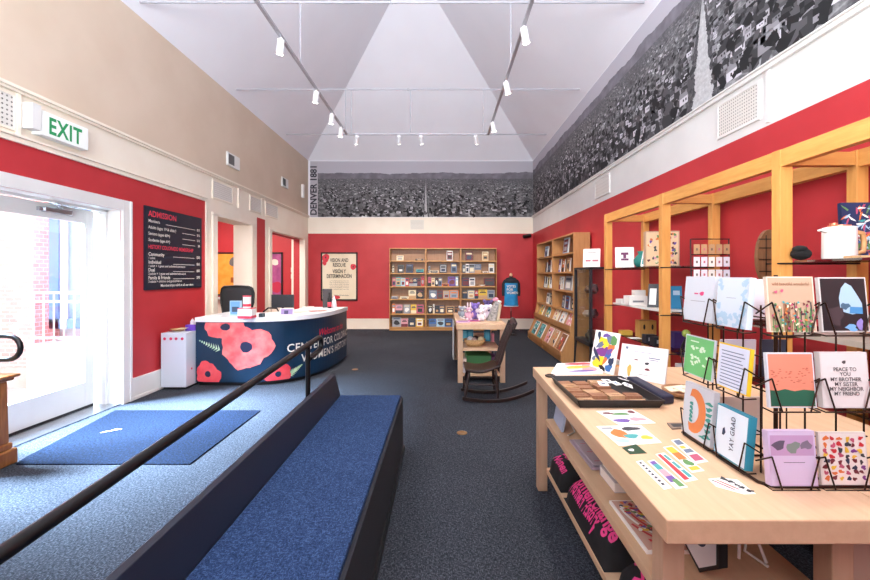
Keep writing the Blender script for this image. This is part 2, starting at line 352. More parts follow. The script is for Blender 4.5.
# ---------------- murals ----------------
def mural_mat(key, axis, u0, hz, v0, v1, cell, street_w, diag=0):
    m = M('555555', .7, key=key, spec=.2); g = G(m); t = g.n('ShaderNodeTexCoord'); sp = g.n('ShaderNodeSeparateXYZ')
    g.nt.links.new(t.outputs['Object'], sp.inputs[0])
    u = sp.outputs[axis]; z = sp.outputs[2]; v = g.ma('DIVIDE', g.ma('SUBTRACT', z, v0), v1-v0)
    d = g.ma('MAXIMUM', g.ma('SUBTRACT', hz, v), .02)
    gx = g.ma('DIVIDE', g.ma('SUBTRACT', u, u0), d)
    uv = g.n('ShaderNodeCombineXYZ'); g.set(uv.inputs[0], u); g.set(uv.inputs[1], z); uvo = uv.outputs[0]
    def layer(sc):
        st_ = g.n('ShaderNodeCombineXYZ'); g.set(st_.inputs[0], g.ma('ADD', u, g.ma('MULTIPLY', z, diag))); g.set(st_.inputs[1], g.ma('SUBTRACT', g.ma('MULTIPLY', z, 1.9), g.ma('MULTIPLY', u, diag*.5)))
        vo = g.n('ShaderNodeTexVoronoi', distance='CHEBYCHEV'); vo.inputs['Scale'].default_value = sc; g.set(vo.inputs['Vector'], st_.outputs[0])
        cs = g.n('ShaderNodeSeparateColor'); g.nt.links.new(vo.outputs['Color'], cs.inputs[0])
        roofs = g.ramp(cs.outputs[0], [(0, .05), (.28, .14), (.45, .28), (.62, .48), (.82, .85)]); roofs.node.color_ramp.interpolation = 'CONSTANT'
        edge = g.ramp(vo.outputs['Distance'], [(.25, 1.0), (.42, .25)])
        roofs = g.mix(edge, lin((.03, .03, .03)), roofs)
        shade = g.noise(st_.outputs[0], sc*1.1, 5, .7); tree = g.noise(uvo, sc*.55, 6, .68)
        tcol = g.ramp(shade, [(.35, .02), (.5, .12), (.66, .38)])
        return g.mix(g.ramp(tree, [(.46, 0.0), (.53, 1.0)]), roofs, tcol)
    land = layer(cell*.55)
    land = g.mix(g.ramp(d, [(.42, 1.0), (.56, 0.0)]), land, layer(cell*1.1)); land = g.mix(g.ramp(d, [(.24, 1.0), (.34, 0.0)]), land, layer(cell*2.2)); land = g.mix(g.ramp(d, [(.10, 1.0), (.17, 0.0)]), land, layer(cell*4.5))
    big = g.noise(uvo, 1.6, 3, .6); land = g.mix(g.ramp(big, [(.36, .7), (.5, 0.0)]), land, g.ramp(g.noise(uvo, 38, 5, .75), [(.38, .012), (.55, .10), (.7, .3)]))
    for k_, off in ((.55, 0), (-.8, .35), (.18, .8)):
        ln = g.ma('ABSOLUTE', g.ma('SUBTRACT', g.ma('FRACT', g.ma('ADD', g.ma('ADD', g.ma('MULTIPLY', u, .16*k_*2), g.ma('MULTIPLY', v, 1.1)), off)), .5))
        land = g.mix(g.ma('MULTIPLY', g.ma('LESS_THAN', ln, .005), .35), land, lin((.42, .42, .42)))
    fine = g.noise(uvo, 26, 4, .7); wob = g.noise(uvo, 14, 3, .6)
    ag = g.ma('ABSOLUTE', g.ma('ADD', gx, g.ma('MULTIPLY', g.ma('SUBTRACT', wob, .5), street_w*1.3)))
    st = g.ma('LESS_THAN', ag, street_w); rows = g.ma('LESS_THAN', ag, street_w*1.9)
    land = g.mix(rows, land, g.ramp(fine, [(.4, .015), (.7, .14)])); land = g.mix(st, land, g.ramp(fine, [(.3, .38), (.7, .62)]))
    side = g.ma('LESS_THAN', g.ma('ABSOLUTE', g.ma('SUBTRACT', ag, street_w*2.15)), street_w*.16)
    land = g.mix(g.ma('MULTIPLY', side, .4), land, lin((.4, .4, .4)))
    haze = g.ma('SUBTRACT', 1, g.ma('DIVIDE', d, .16), clamp=True); land = g.mix(g.ma('MULTIPLY', haze, .7), land, lin((.11, .105, .115)))
    ridgev = g.ma('ADD', hz+.02, g.ma('MULTIPLY', g.noise(uv.outputs[0], 1.1, 6, .6), .16))
    mt = g.mix(g.ramp(g.noise(uv.outputs[0], 5, 4), [(.4, 0.0), (.7, 1.0)]), lin((.15, .14, .16)), lin((.24, .23, .26)))
    sky = g.mix(g.ma('MULTIPLY', g.noise(uv.outputs[0], .8, 3), .6), lin((.55, .53, .58)), lin((.46, .44, .49)))
    up_ = g.mix(g.ma('GREATER_THAN', v, ridgev), mt, sky)
    allc = g.mix(g.ma('GREATER_THAN', v, hz), land, up_)
    tint = g.mix(.10, allc, lin((.34, .31, .37)))
    g.col(tint); return m
MUB = mural_mat('back_city_mural', 0, -.45, .68, 3.10, 4.68, 6.5, .07, .25)
MUR = mural_mat('side_city_mural', 1, 3.98, .73, 3.14, 4.68, 5.2, .22, .6)
GRS = [M((g_, g_*.96, g_*1.03), .7, key='mural_grey_%d' % i, spec=.2) for i, g_ in enumerate((.02, .045, .09, .16, .26, .4, .6))]
def mural_marks(m, P, u0, u1, z0, z1, hz, seed, n, su, skip=None):
    rnd = random.Random(seed); items = []
    for k in range(n): v = hz*(1-rnd.random()**.62)*.97; items.append((v, rnd.uniform(u0, u1)))
    items.sort(reverse=True)
    for k, (v, u) in enumerate(items):
        d = hz-v; s = su*(.12+d)*rnd.uniform(.7, 1.3); z = z0+(z1-z0)*v; L = .00002*(k % 60)
        if skip and abs(u-skip[0]) < skip[1]*d*1.7: continue
        if z-s*.3 < z0+.01 or u-s < u0 or u+s*1.4 > u1: continue
        def q(pts, c): m.poly([P(u+a*s, z+b_*s, L) for a, b_ in pts], GRS[c]); 
        if rnd.random() < .42:
            w = rnd.uniform(.5, .9); h = rnd.uniform(.3, .5); sk = rnd.uniform(-.25, .25); L += .00001
            q([(0, 0), (w, sk*.3), (w, h+sk*.3), (0, h)], rnd.choice((3, 4, 5, 6))); L += .00004
            q([(0, h), (w, h+sk*.3), (w*.85+.1, h+.32+sk*.3), (.12, h+.3)], rnd.choice((0, 1, 2, 4))); q([(w, sk*.3), (w+.3, .12), (w+.3, h*.95), (w, h+sk*.3)], rnd.choice((1, 2)))
            if d > .3:
                L += .00004
                for a in (.15, .45): q([(w*a, h*.35), (w*(a+.15), h*.35), (w*(a+.15), h*.7), (w*a, h*.7)], 0)
        else: q([(p[0], p[2]) for p in blob(0, 0, .42, rnd.uniform(.3, .55), 0, 7, .4, k)], rnd.choice((0, 0, 1, 1, 2)))
m = MB(); m.box(-3.45, XR-.008, YB-.006, YB-.001, 3.11, 4.66, MUB)
mural_marks(m, lambda u, z, l: (u, YB-.0064-l, z), -3.44, XR-.02, 3.11, 4.66, .66, 5, 900, .16, (-.45, .10))
o = m.build('panoramic_mural', org=(0, 0, 0)); label(o, 'black and white panoramic city photo mural above the back wall bookcases', 'mural')
st = MB(); st.box(-3.66, -3.45, YB-.006, YB-.001, 3.11, 4.66, M('b9b4bb', .7, key='mural_caption_grey'))
st.text('DENVER 1881', .25, Matrix(((0,-1,0,-3.485),(0,0,-1,YB-.008),(1,0,0,3.16),(0,0,0,1))), M('33313a', .7, key='mural_ink'), sx=.93, bold=.03)
st.build('caption_strip', o)
m = MB(); m.box(XR-.006, XR-.001, YF+.05, YB-.01, 3.135, 4.66, MUR)
mural_marks(m, lambda u, z, l: (XR-.0064-l, u, z), 1.2, YB-.02, 3.135, 4.66, .71, 8, 2600, .20, (3.98, .22))
o = m.build('panoramic_mural', org=(0, 0, 0)); label(o, 'black and white panoramic city photo mural with tree lined avenue on the right wall', 'mural')

# ---------------- vents, thermostats on the walls ----------------
def vent(x, y0, y1, z0, z1, lab, dirx, holes=True, n=14, group=None, dark='6a6660'):
    e = E('wall_vent', (x, (y0+y1)/2, z0), lab, 'vent', group)
    m = MB(); t = .012*dirx
    m.box(min(x, x+t), max(x, x+t), y0, y1, z0, z1, M('d8d2cb', .6, key='vent_panel')); pan = m.build('panel', e)
    m = MB(); t2 = .018*dirx; b = .02
    for q in ((y0-b, y0, z0-b, z1+b), (y1, y1+b, z0-b, z1+b), (y0, y1, z0-b, z0), (y0, y1, z1, z1+b)):
        m.box(min(x, x+t2), max(x, x+t2), *q, CREAM if dirx > 0 else WHITE)
    m.build('frame', e)
    if holes:
        m = MB(); hm = M(dark, .8, key='vent_hole'+dark); dy = (y1-y0)/n; nz = max(3, int((z1-z0)/dy))
        for i in range(n):
            for j in range(nz):
                cy = y0+(i+.5)*dy; cz = z0+(j+.5)*(z1-z0)/nz; h = dy*.27; xx = x+t+.001*dirx
                m.add([(xx, cy-h, cz), (xx, cy, cz-h), (xx, cy+h, cz), (xx, cy, cz+h)], [(0, 1, 2, 3)], hm)
        m.build('perforation', e)
    return e
vent(XL, 2.95, 3.56, 2.77, 3.05, 'perforated white wall vent beside the exit sign above the entrance door', 1, n=16)
vent(XL, 6.66, 7.26, 2.77, 3.03, 'flat cream grille above the first left wall opening, nearest of three', 1, n=20, dark='aaa29a')
vent(XL, 7.96, 8.42, 2.77, 3.03, 'flat cream grille high above the narrow red strip, middle of three', 1, n=16, dark='aaa29a')
vent(XL, 8.66, 9.27, 2.77, 3.03, 'flat cream grille above the second left wall opening, farthest of three', 1, n=18, dark='aaa29a')
vent(XR, 3.28, 3.74, 2.755, 3.03, 'large perforated white grille on the right wall band below the mural', -1, n=18)
vent(XR, 6.2, 6.75, 2.76, 3.02, 'small flat pale grille on the right wall band near the bookcase', -1, n=12, dark='c9c3bc')
e = E('wall_vent', (-.65, YB, 2.72), 'small square pale vent in the white band over the back bookcases', 'vent')
m = MB(); m.box(-.88, -.5, YB-.012, YB, 2.76, 3.03, M('ddd8ce', .6, key='vent_panel2')); m.build('panel', e)
m = MB(); 
for k in range(7): m.box(-.86, -.52, YB-.014, YB-.011, 2.785+k*.035, 2.79+k*.035, M('b7b0a6', .7, key='slot'))
m.build('slats', e)
for (px0, px1, z0, z1, lab) in ((226, 238, 3.40, 3.63, 'grey and white control box high on the beige wall, nearer one'), (281, 287, 3.56, 3.78, 'grey and white control box high on the beige wall, farther one')):
    y0 = 1529/(442-px0); y1 = 1529/(442-px1); e = E('control_box', (XL, (y0+y1)/2, z0), lab, 'control box')
    m = MB(); m.box(XL, XL+.035, y0, y1, z0, z1, WHITE); m.build('casing', e, bevel=.004)
    m = MB(); m.box(XL+.035, XL+.04, y0+.02, (y0+y1)/2, z0+.03, z1-.03, M('5a5a58', .4, key='dark_display')); m.build('display', e)
m = MB(); m.box(XL, XL+.06, 10.85, 10.95, 3.55, 3.9, M('f6f4f0', .5, key='bright_white')); label(m.build('wall_sconce', bevel=.01), 'narrow white upright strip fixture high in the far left corner', 'wall light')
# EXIT sign
e = E('exit_sign', (XL, 3.9, 2.775), 'white exit sign with green letters above the entrance door', 'sign')
m = MB(); m.box(XL, XL+.09, 3.72, 4.22, 2.775, 3.00, M('f3f5f0', .4, key='sign_white')); m.build('housing', e, bevel=.006)
m = MB(); m.box(XL, XL+.1, 3.63, 3.715, 2.80, 3.03, WHITE); m.build('end_box', e, bevel=.004)
LX = Matrix(((0,0,1,XL+.092),(1,0,0,3.79),(0,1,0,2.81),(0,0,0,1)))
m = MB(); m.text('EXIT', .215, LX, M('1d9455', .4, key='exit_green'), bold=.025, sx=.74, spacing=1.1); m.build('lettering', e)
# admission board
e = E('admission_board', (XL, 5.7, 1.3), 'dark navy admission price board with red and white lettering on red wall', 'sign')
NAVY = M('121c2c', .4, key='board_navy')
m = MB(); m.box(XL, XL+.025, 5.12, 6.32, 1.31, 2.37, NAVY); m.build('board', e)
WT = M('e8e4da', .6, key='board_white'); RT = M('e23a50', .6, key='board_red')
m = MB()
def bt(t, y, z, s, mat, al='LEFT', bold=.004, sx=1): m.text(t, s, Matrix(((0,0,1,XL+.0265),(1,0,0,y),(0,1,0,z),(0,0,0,1))), mat, al, bold, sx=sx)
bt('ADMISSION', 5.17, 2.245, .105, RT, bold=.012)
for t, z, p in (('Members', 2.17, ''), ('Adults (ages 19 & older)', 2.09, '$15'), ('Seniors (ages 60+)', 2.01, '$12'), ('Students (ages 6+)', 1.93, '$8')):
    bt(t, 5.17, z, .055, WT)
    bt('$15' if p == '' else p, 6.27, z-.01, .05, WT, 'RIGHT')
    m.box(XL+.025, XL+.0262, 5.85 if p else 5.5, 6.15, z, z+.005, WT)
bt('HISTORY COLORADO MEMBERSHIP', 5.17, 1.835, .073, RT, bold=.008, sx=.80)
for t, sub, z, p in (('Community', '1 adult', 1.745, '$50'), ('Individual', '1 adult + 1 guest and unlimited admission', 1.645, '$65'), ('Dual', '2 adults + 1 guest and unlimited admission', 1.545, '$80'), ('Family & Friends', '2 adults + children and grandchildren', 1.445, '$90')):
    bt(t, 5.17, z, .062, WT, bold=.012); bt(sub, 5.17, z-.042, .042, WT, sx=1.05); bt(p, 6.27, z, .055, WT, 'RIGHT', .01)
    m.box(XL+.025, XL+.0262, 5.65, 6.13, z, z+.005, WT)
bt('Memberships valid at all our sites', 5.75, 1.345, .05, WT, 'CENTER', .01, 1.05)
m.build('lettering', e)

m = MB(); m.box(XL-T-.01, XL-.002, D1-.004, D1-.001, 0, DT, WHITE); m.box(XL-T-.01, XL-.002, D0, D1, DT-.004, DT-.001, WHITE); S(m.build('trim_8'))
# tie rods of the ceiling
ROD = M('b0afb8', .5, key='white_rod')
for y, lab in ((4.9, 'nearest'), (7.2, 'middle'), (9.5, 'farthest')):
    m = MB(); z = 4.75
    m.cyl((XL+.12, y, z), (XR-.12, y, z), .013, ROD)
    m.ball((cx, y, z), .02, ROD)
    o = m.build('tie_rod'); label(o, 'white steel tie rod crossing under the ceiling, %s of three' % lab, 'tie rod', 'ceiling tie rods')
# track lighting
TXL, TXR, TY, TZ = -1.69, .82, 7.3, 4.0
e = E('light_track', (0, 4, TZ), 'white U shaped ceiling lighting track hung from the tie rods', 'track light')
TG = M('a8a6ac', .4, .3, key='track_white')
for nm, p0, p1 in (('rail', (TXL, 1.2, TZ), (TXL, TY, TZ)), ('rail', (TXR, 1.2, TZ), (TXR, TY, TZ)), ('rail', (TXL, TY, TZ), (TXR, TY, TZ))):
    m = MB(); x0, x1 = sorted((p0[0], p1[0])); y0, y1 = sorted((p0[1], p1[1])); m.box(x0-.017, x1+.017, y0-.017, y1+.017, TZ-.012, TZ+.014, TG); m.build(nm, e)
for x, y in ((TXL, 4.9), (TXR, 4.9), (TXL, 7.2), (-.55, 7.2), (TXR-.1, 7.2), (TXL+.1, 7.2), (TXL, 2.6), (TXR, 2.6)):
    m = MB(); m.cyl((x, y, TZ), (x, y, 4.75 if y > 4 else 5.0), .008, ROD, n=6); m.build('hanger', e)
EM = M('fff4e0', .5, key='lamp_lens'); EM.node_tree.nodes['Principled BSDF'].inputs['Emission Color'].default_value = (1, .93, .82, 1); EM.node_tree.nodes['Principled BSDF'].inputs['Emission Strength'].default_value = 14
HW = M('f2f0f2', .35, key='lamp_housing')
heads = []
def ypx(py): return (TZ-.12-1.5)*F/(275-py)
for k, py in enumerate((48, 98, 120, 133)): heads.append((TXL, min(ypx(py), 7.1), (-.35, .5), ['first', 'second', 'third', 'fourth'][k]+' from the viewer on the left track'))
for k, px in enumerate((357, 399, 421, 476)): heads.append(((px-442)/F*TY, TY, (0.35*(k-1.5), 1.7), ['leftmost', 'second from left', 'third from left', 'rightmost'][k]+' on the far cross track'))
for k, py in enumerate((37, 89, 128)): heads.append((TXR, min(ypx(py), 7.1), (.4, .3), ['first', 'second', 'third'][k]+' from the viewer on the right track'))
for y_, x_, aim_, l_ in ((2.9, TXR, (.12, -.25), 'added out of view above the foreground tables on the right track'), (1.7, TXR, (.25, .0), 'added out of view overhead on the right track, nearest the viewer'), (2.4, TXL, (-.1, .4), 'added out of view overhead on the left track, nearest the viewer')): heads.append((x_, y_, aim_, l_))  # heads added out of view for more light from above on the tables
for x, y, aim, lab in heads:
    e = E('spotlight', (x, y, TZ-.012), 'white cylinder spotlight, '+lab, 'spotlight', 'track spotlights')
    d = Vector((aim[0], aim[1], -1.6)).normalized(); p = Vector((x, y, TZ-.06))
    m = MB(); m.cyl((x, y, TZ-.012), (x, y, TZ-.07), .012, HW); m.build('stem', e)
    m = MB(); m.cyl(p-d*.03, p+d*.115, .037, HW, r1=.037, n=16); hb = m.build('housing', e)
    m = MB(); m.cyl(p+d*.1155, p+d*.121, .031, EM, n=16); m.build('lens', hb)
    q = d.to_track_quat('-Z', 'Y').to_euler()
    light('spot_lamp', 'SPOT', p+d*.14, q, 95 if y > 6 else 70, (1, .9, .78), spot_size=1.5, spot_blend=.7, shadow_soft_size=.05)
# ---------------- reception desk ----------------
DC = (-2.9, 7.4)
def sup(a, b, t, n=3.0):
    c_, s_ = math.cos(t), math.sin(t)
    return (DC[0]+a*math.copysign(abs(c_)**(2/n), c_), DC[1]+b*math.copysign(abs(s_)**(2/n), s_))
def desk_curve(a, b, xl, yend, N=90):
    pts = []
    for k in range(N*4+1):
        t = -math.pi*.98 + (math.pi*.98)*k/(N*4); x, y = sup(a, b, t)
        if x >= xl: pts.append((x, y))
    out = []
    pts.append((pts[-1][0], yend)); return pts
outer = desk_curve(1.18, 1.85, -3.345, 7.42)
pl = [0]
for p, q in zip(outer, outer[1:]): pl.append(pl[-1]+math.dist(p, q))
def on_desk(s, z, off=.0):
    s = max(0.0, min(s, pl[-1]-1e-4)); lo = 0
    import bisect
    i = max(0, min(bisect.bisect(pl, s)-1, len(outer)-2)); f_ = (s-pl[i])/max(1e-9, pl[i+1]-pl[i])
    p, q = outer[i], outer[i+1]; tx, ty = q[0]-p[0], q[1]-p[1]; L = math.hypot(tx, ty) or 1
    return Vector((p[0]+tx*f_+ty/L*off, p[1]+ty*f_-tx/L*off, z))
def s_of(px):
    best = min(range(len(outer)-1), key=lambda i: abs(442+F*outer[i][0]/outer[i][1]-px)); return pl[best]
dk = E('reception_desk', (-2.6, 6.6, 0), 'curved navy reception desk with white top and red poppy design', 'desk')
def ribbon(m, path, z0, z1, mat, th=.03, off=0):
    n = len(path); vs = []
    for i, p in enumerate(path):
        a_, b_ = path[max(i-1, 0)], path[min(i+1, n-1)]; tx, ty = b_[0]-a_[0], b_[1]-a_[1]; L = math.hypot(tx, ty) or 1
        for o_ in (off, off-th): 
            for z in (z0, z1): vs.append((p[0]+ty/L*o_, p[1]-tx/L*o_, z))
    fs = []
    for i in range(n-1):
        a_, b_ = i*4, (i+1)*4
        fs += [(a_, b_, b_+1, a_+1), (a_+2, a_+3, b_+3, b_+2), (a_+1, b_+1, b_+3, a_+3), (a_, a_+2, b_+2, b_)]
    fs += [(0, 1, 3, 2), (n*4-4, n*4-2, n*4-1, n*4-3)]
    m.add(vs, fs, mat)
DN = noisy('desk_navy_panel', '0f2c44', '123350', 2, .3)
path = outer[::6]+[outer[-1]]; path = [(-3.345, 6.5)]+path if path[0][1] < 6.5 else path
m = MB(); ribbon(m, path, .05, .862, DN); m.build('front_panel', dk)
m = MB(); ribbon(m, path, 0, .05, BLACK, .02, -.04); m.build('toe_kick', dk)
# white top slab
inner = [sup(.45, 1.1, -math.pi+math.pi*k/40) for k in range(41)]
inner = [(-3.345, 6.35)]+[p for p in inner if p[0] > -3.3]
m = MB(); ot = [(x, y) for x, y in path]; ot = [(p[0]+(.02 if p[0] > -2.2 else 0), p[1]-.02) for p in ot]; ot[-1] = (ot[-1][0], 7.42)
nI = 60
def resample(P, n):
    L = [0]
    for a_, b_ in zip(P, P[1:]): L.append(L[-1]+math.dist(a_, b_))
    out = []
    for k in range(n):
        s_ = L[-1]*k/(n-1); j = 0
        while j < len(L)-2 and L[j+1] < s_: j += 1
        f_ = (s_-L[j])/max(1e-9, L[j+1]-L[j]); out.append((P[j][0]+(P[j+1][0]-P[j][0])*f_, P[j][1]+(P[j+1][1]-P[j][1])*f_))
    return out
if ot[0][1] > 6: ot = ot[1:]
inn = inner+[(inner[-1][0], 7.42)]
ro, ri = resample(ot, nI), resample(inn, nI)
DTOP = noisy('desk_white_top', 'e9ebef', 'f1f3f6', 3, .25)
vs = []
for (ax, ay), (bx_, by_) in zip(ro, ri): vs += [(ax, ay, .865), (ax, ay, .925), (bx_, by_, .865), (bx_, by_, .925)]
fs = []
for i in range(nI-1):
    a_, b_ = i*4, i*4+4; fs += [(a_+1, b_+1, b_+3, a_+3)[::-1], (a_, a_+2, b_+2, b_)[::-1], (a_, b_, b_+1, a_+1), (a_+2, a_+3, b_+3, b_+2)]
fs += [(0, 1, 3, 2), (nI*4-4, nI*4-2, nI*4-1, nI*4-3)]
m.add(vs, fs, DTOP); m.build('counter_top', dk, bevel=.008)
m = MB(); m.box(-2.98, -2.46, 6.45, 7.40, .70, .74, WHITE); m.box(-2.52, -2.46, 6.5, 7.38, 0, .70, WHITE); m.build('work_surface', dk)
POP = noisy('poppy_red', 'ee5a5e', 'fb8a84', 7, .35); POPD = noisy('poppy_deep_red', 'e0404c', 'f05a60', 7, .35); POPC = M('232945', .35, key='poppy_centre')
LEAF = noisy('poppy_leaf', '9cc49a', 'd2e6c0', 12, .4)
def petal(m, s0, z0, rs, rz, mat, seed, off, n=40, rings=6, wob=.14, zmin=.055, zmax=.858):
    r = random.Random(seed); ph = [r.uniform(0, 6.28) for _ in range(4)]; vs = [on_desk(s0, z0, off)]
    for j in range(1, rings+1):
        for k in range(n):
            a = 2*math.pi*k/n; q = j/rings*(1+wob*(.5*math.sin(2*a+ph[0])+.6*math.sin(3*a+ph[1])+.35*math.sin(7*a+ph[2])+.2*math.sin(13*a+ph[3])))
            vs.append(on_desk(max(.004, s0+rs*q*math.cos(a)), min(zmax, max(zmin, z0+rz*q*math.sin(a))), off))
    fs = [(0, 1+k, 1+(k+1) % n) for k in range(n)]
    for j in range(rings-1):
        for k in range(n): fs.append((1+j*n+k, 1+(j+1)*n+k, 1+(j+1)*n+(k+1) % n, 1+j*n+(k+1) % n))
    m.add(vs, fs, mat)
def zdesk(px, py):
    p = on_desk(s_of(px), 0); return 1.5-(py-275)/F*p.y
def poppy(px, py, rs, rz, seed, base, deep, nm='poppy_print'):
    s0 = s_of(px); z0 = zdesk(px, py); m = MB()
    petal(m, s0, z0, rs, rz, POPD if deep else POP, seed, base)
    petal(m, s0, z0, rs*.24, rz*.25, POPC, seed+3, base+.002, rings=2, wob=.06); m.build(nm, dk)
def leaf(px, py, L, ang, seed, base=.002):
    s0 = s_of(px); z0 = zdesk(px, py); m = MB(); n = 9
    for k in range(n):
        q = k/(n-1); cx_, cz_ = s0+L*q*math.cos(ang), z0+L*q*math.sin(ang)
        for sg in (-1, 1):
            w_ = .07*(1-q)+.02; a2 = ang+sg*.7
            pts = [(cx_-.01, cz_), (cx_+w_*math.cos(a2)*.9, cz_+w_*math.sin(a2)*1.0), (cx_+.035*math.cos(ang), cz_+.035*math.sin(ang))]
            m.poly([on_desk(a_, b_, base) for a_, b_ in pts], LEAF)
    m.build('leaf_print', dk)
leaf(221, 350, .30, 2.75, 1); leaf(288, 376, .22, .55, 3)
poppy(226, 327, .27, .19, 11, .004, False); poppy(246, 347, .32, .30, 4, .006, False)
poppy(208, 374, .17, .165, 9, .005, True); poppy(278, 374, .17, .15, 21, .005, True)
TW = M('f1ece2', .4, key='desk_letter_white'); TR = M('e8304e', .4, key='desk_letter_red')
def dtext(nm, t, px, z, size, mat, sx, bold=.0, shear=0, spacing=1):
    s0 = s_of(px); m = MB(); m.text(t, size, None, mat, fn=lambda v: on_desk(s0+v.x, z+v.y, .004), sx=sx, bold=bold, shear=shear, spacing=spacing); m.build(nm, dk)
dtext('lettering', 'CENTER FOR COLORADO', 286.5, .425, .158, TW, 1.0, .012, spacing=1.08)
dtext('lettering', "WOMEN'S HISTORY", 301, .26, .158, TW, 1.05, .012, spacing=1.08)
dtext('lettering', 'Welcome to the', 318, .585, .15, TR, .95, .014, .35)
# white side cabinet
cb = E('side_cabinet', (-3.49, 5.6, 0), 'white cabinet with four red dots beside the reception desk', 'cabinet')
CW = M('ccd3de', .4, key='cabinet_white')
m = MB(); m.box(-3.68, -3.35, 5.38, 5.62, .03, .74, CW); m.box(-3.68, -3.365, 5.62, 5.78, .03, .74, CW); m.build('body', cb, bevel=.004)
m = MB(); m.box(-3.66, -3.37, 5.40, 5.76, 0, .03, BLACK); m.build('plinth', cb)
m = MB()
for k, x in enumerate((-3.63, -3.55, -3.48, -3.40)): m.cyl((x, 5.3795, .665), (x, 5.377, .665), .019, M('d0305a', .5, key='dot_red'), n=16)
m.cyl((-3.3495, 5.5, .25), (-3.348, 5.5, .25), .015, M('d0305a', .5, key='dot_red')); m.build('dot_pattern', cb)
m = MB(); m.lathe([(.02, 0), (.06, .012), (.095, .03), (.10, .035), (.09, .03), (.03, .012)], (-3.56, 5.55, .74), M('b58a5a', .5, key='wicker_tan'))
for k in range(5): m.box(-3.60+k*.012, -3.50+k*.012, 5.50+k*.01, 5.56+k*.01, .765+k*.004, .768+k*.004, M('d9c9a0', .6, key='leaflet'), None)
label(m.build('shallow_bowl'), 'shallow tan bowl of leaflets on the white side cabinet', 'bowl')
e = E('tissue_box', (-3.38, 5.6, .74), 'purple tissue box with white tissue on the side cabinet', 'tissue box')
m = MB(); m.box(-3.50, -3.36, 5.60, 5.71, .74, .82, M('6a3fb8', .5, key='purple_card')); m.build('box', e, bevel=.004)
m = MB(); m.poly([(-3.46, 5.65, .82), (-3.38, 5.65, .82), (-3.37, 5.66, .90), (-3.40, 5.64, .87), (-3.43, 5.65, .91), (-3.46, 5.65, .86)], PAPER)
m.poly([(-3.45, 5.68, .82), (-3.39, 5.62, .82), (-3.38, 5.61, .88), (-3.43, 5.66, .90)], PAPER); m.build('tissue', e)
# things on the counter
def tabtop(px, py, z=.925): return onz(px, py, z)
def small_box(nm, c_, w_, d_, h_, mat, lab, cat, deco=(), rz=0, lean=0, group=None, deco_lift=.0006):
    m = MB(); m.box(-w_/2, w_/2, -d_/2, d_/2, 0, h_, mat)
    for i, (dm, x0, x1, z0, z1) in enumerate(deco):
        y = -d_/2-deco_lift*(1+i*.25)
        m.add([(x0*w_-w_/2, y, z0*h_), (x1*w_-w_/2, y, z0*h_), (x1*w_-w_/2, y, z1*h_), (x0*w_-w_/2, y, z1*h_)], [(0, 1, 2, 3)], dm)
    c_ = Vector(c_); lift = d_/2*math.sin(abs(lean))
    o = m.build(nm, local=True, loc=c_+Vector((0, 0, lift)), rot=(-lean, 0, rz)); return label(o, lab, cat, group)
BLUP = M('6fa6d6', .4, key='leaflet_blue'); GREY = M('7c7f86', .5, key='grey_print')
small_box('leaflet_holder', tabtop(236, 315.5), .15, .05, .21, M('a8cce8', .25, key='clear_blue_plastic'), 'clear holder with blue leaflets on the reception counter', 'leaflet holder', [(BLUP, .06, .94, .1, .95), (M('3c4f68', .5, key='dark_photo'), .2, .85, .25, .6)])
e = E('donation_box', tabtop(247, 318), 'white and red donation box with cylinder on the reception counter', 'donation box')
p = e.location; DR = M('d83a4e', .4, key='donation_red')
m = MB(); m.box(p.x-.09, p.x+.09, p.y-.07, p.y+.07, p.z, p.z+.13, PAPER); m.box(p.x-.092, p.x+.092, p.y-.072, p.y+.072, p.z+.125, p.z+.135, DR); m.box(p.x-.092, p.x+.092, p.y-.072, p.y+.072, p.z, p.z+.035, DR); m.build('base_box', e)
m = MB(); m.cyl(p+Vector((0, 0, .135)), p+Vector((0, 0, .29)), .05, PAPER, n=20); m.cyl(p+Vector((0, 0, .155)), p+Vector((0, 0, .19)), .0508, DR, n=20); m.cyl(p+Vector((0, 0, .285)), p+Vector((0, 0, .30)), .053, DR, n=20); m.build('cylinder', e)
small_box('postcard_display', tabtop(287, 315.5), .19, .02, .10, PAPER, 'small framed purple postcard standing on the reception counter', 'postcard', [(M('9a86b8', .5, key='violet_print'), .06, .94, .12, .9), (M('4b4468', .5, key='deep_violet'), .3, .6, .2, .7)], lean=.12)
small_box('stapler', tabtop(262, 317), .05, .09, .05, M('2a3c44', .4, key='dark_teal'), 'dark small stapler on the counter beside the donation box', 'stapler')
small_box('tablet_stand', (-2.02, 7.25, .925), .16, .03, .33, M('2b2326', .4, key='dark_brown_plastic'), 'dark tall display stand leaning at the right end of the counter', 'display stand', rz=.35, lean=.18)
m = MB(); c0 = Vector((-1.93, 7.05, .925)); m.lathe([(.03, 0), (.032, .13), (.03, .16), (.012, .20), (.012, .27), (.015, .275)], c0, BLACK); m.lathe([(.0325, .03), (.0335, .11)], c0, DR)
label(m.build('bottle'), 'slim dark bottle with red band at the right end of the counter', 'bottle')
m = MB(); m.lathe([(.05, 0), (.035, .12), (.012, .2), (.004, .22)], (-1.87, 7.12, .925), M('ece4e8', .5, key='cone_white')); label(m.build('paper_cone'), 'pale pointed cone beside the dark bottle on the counter', 'cone')
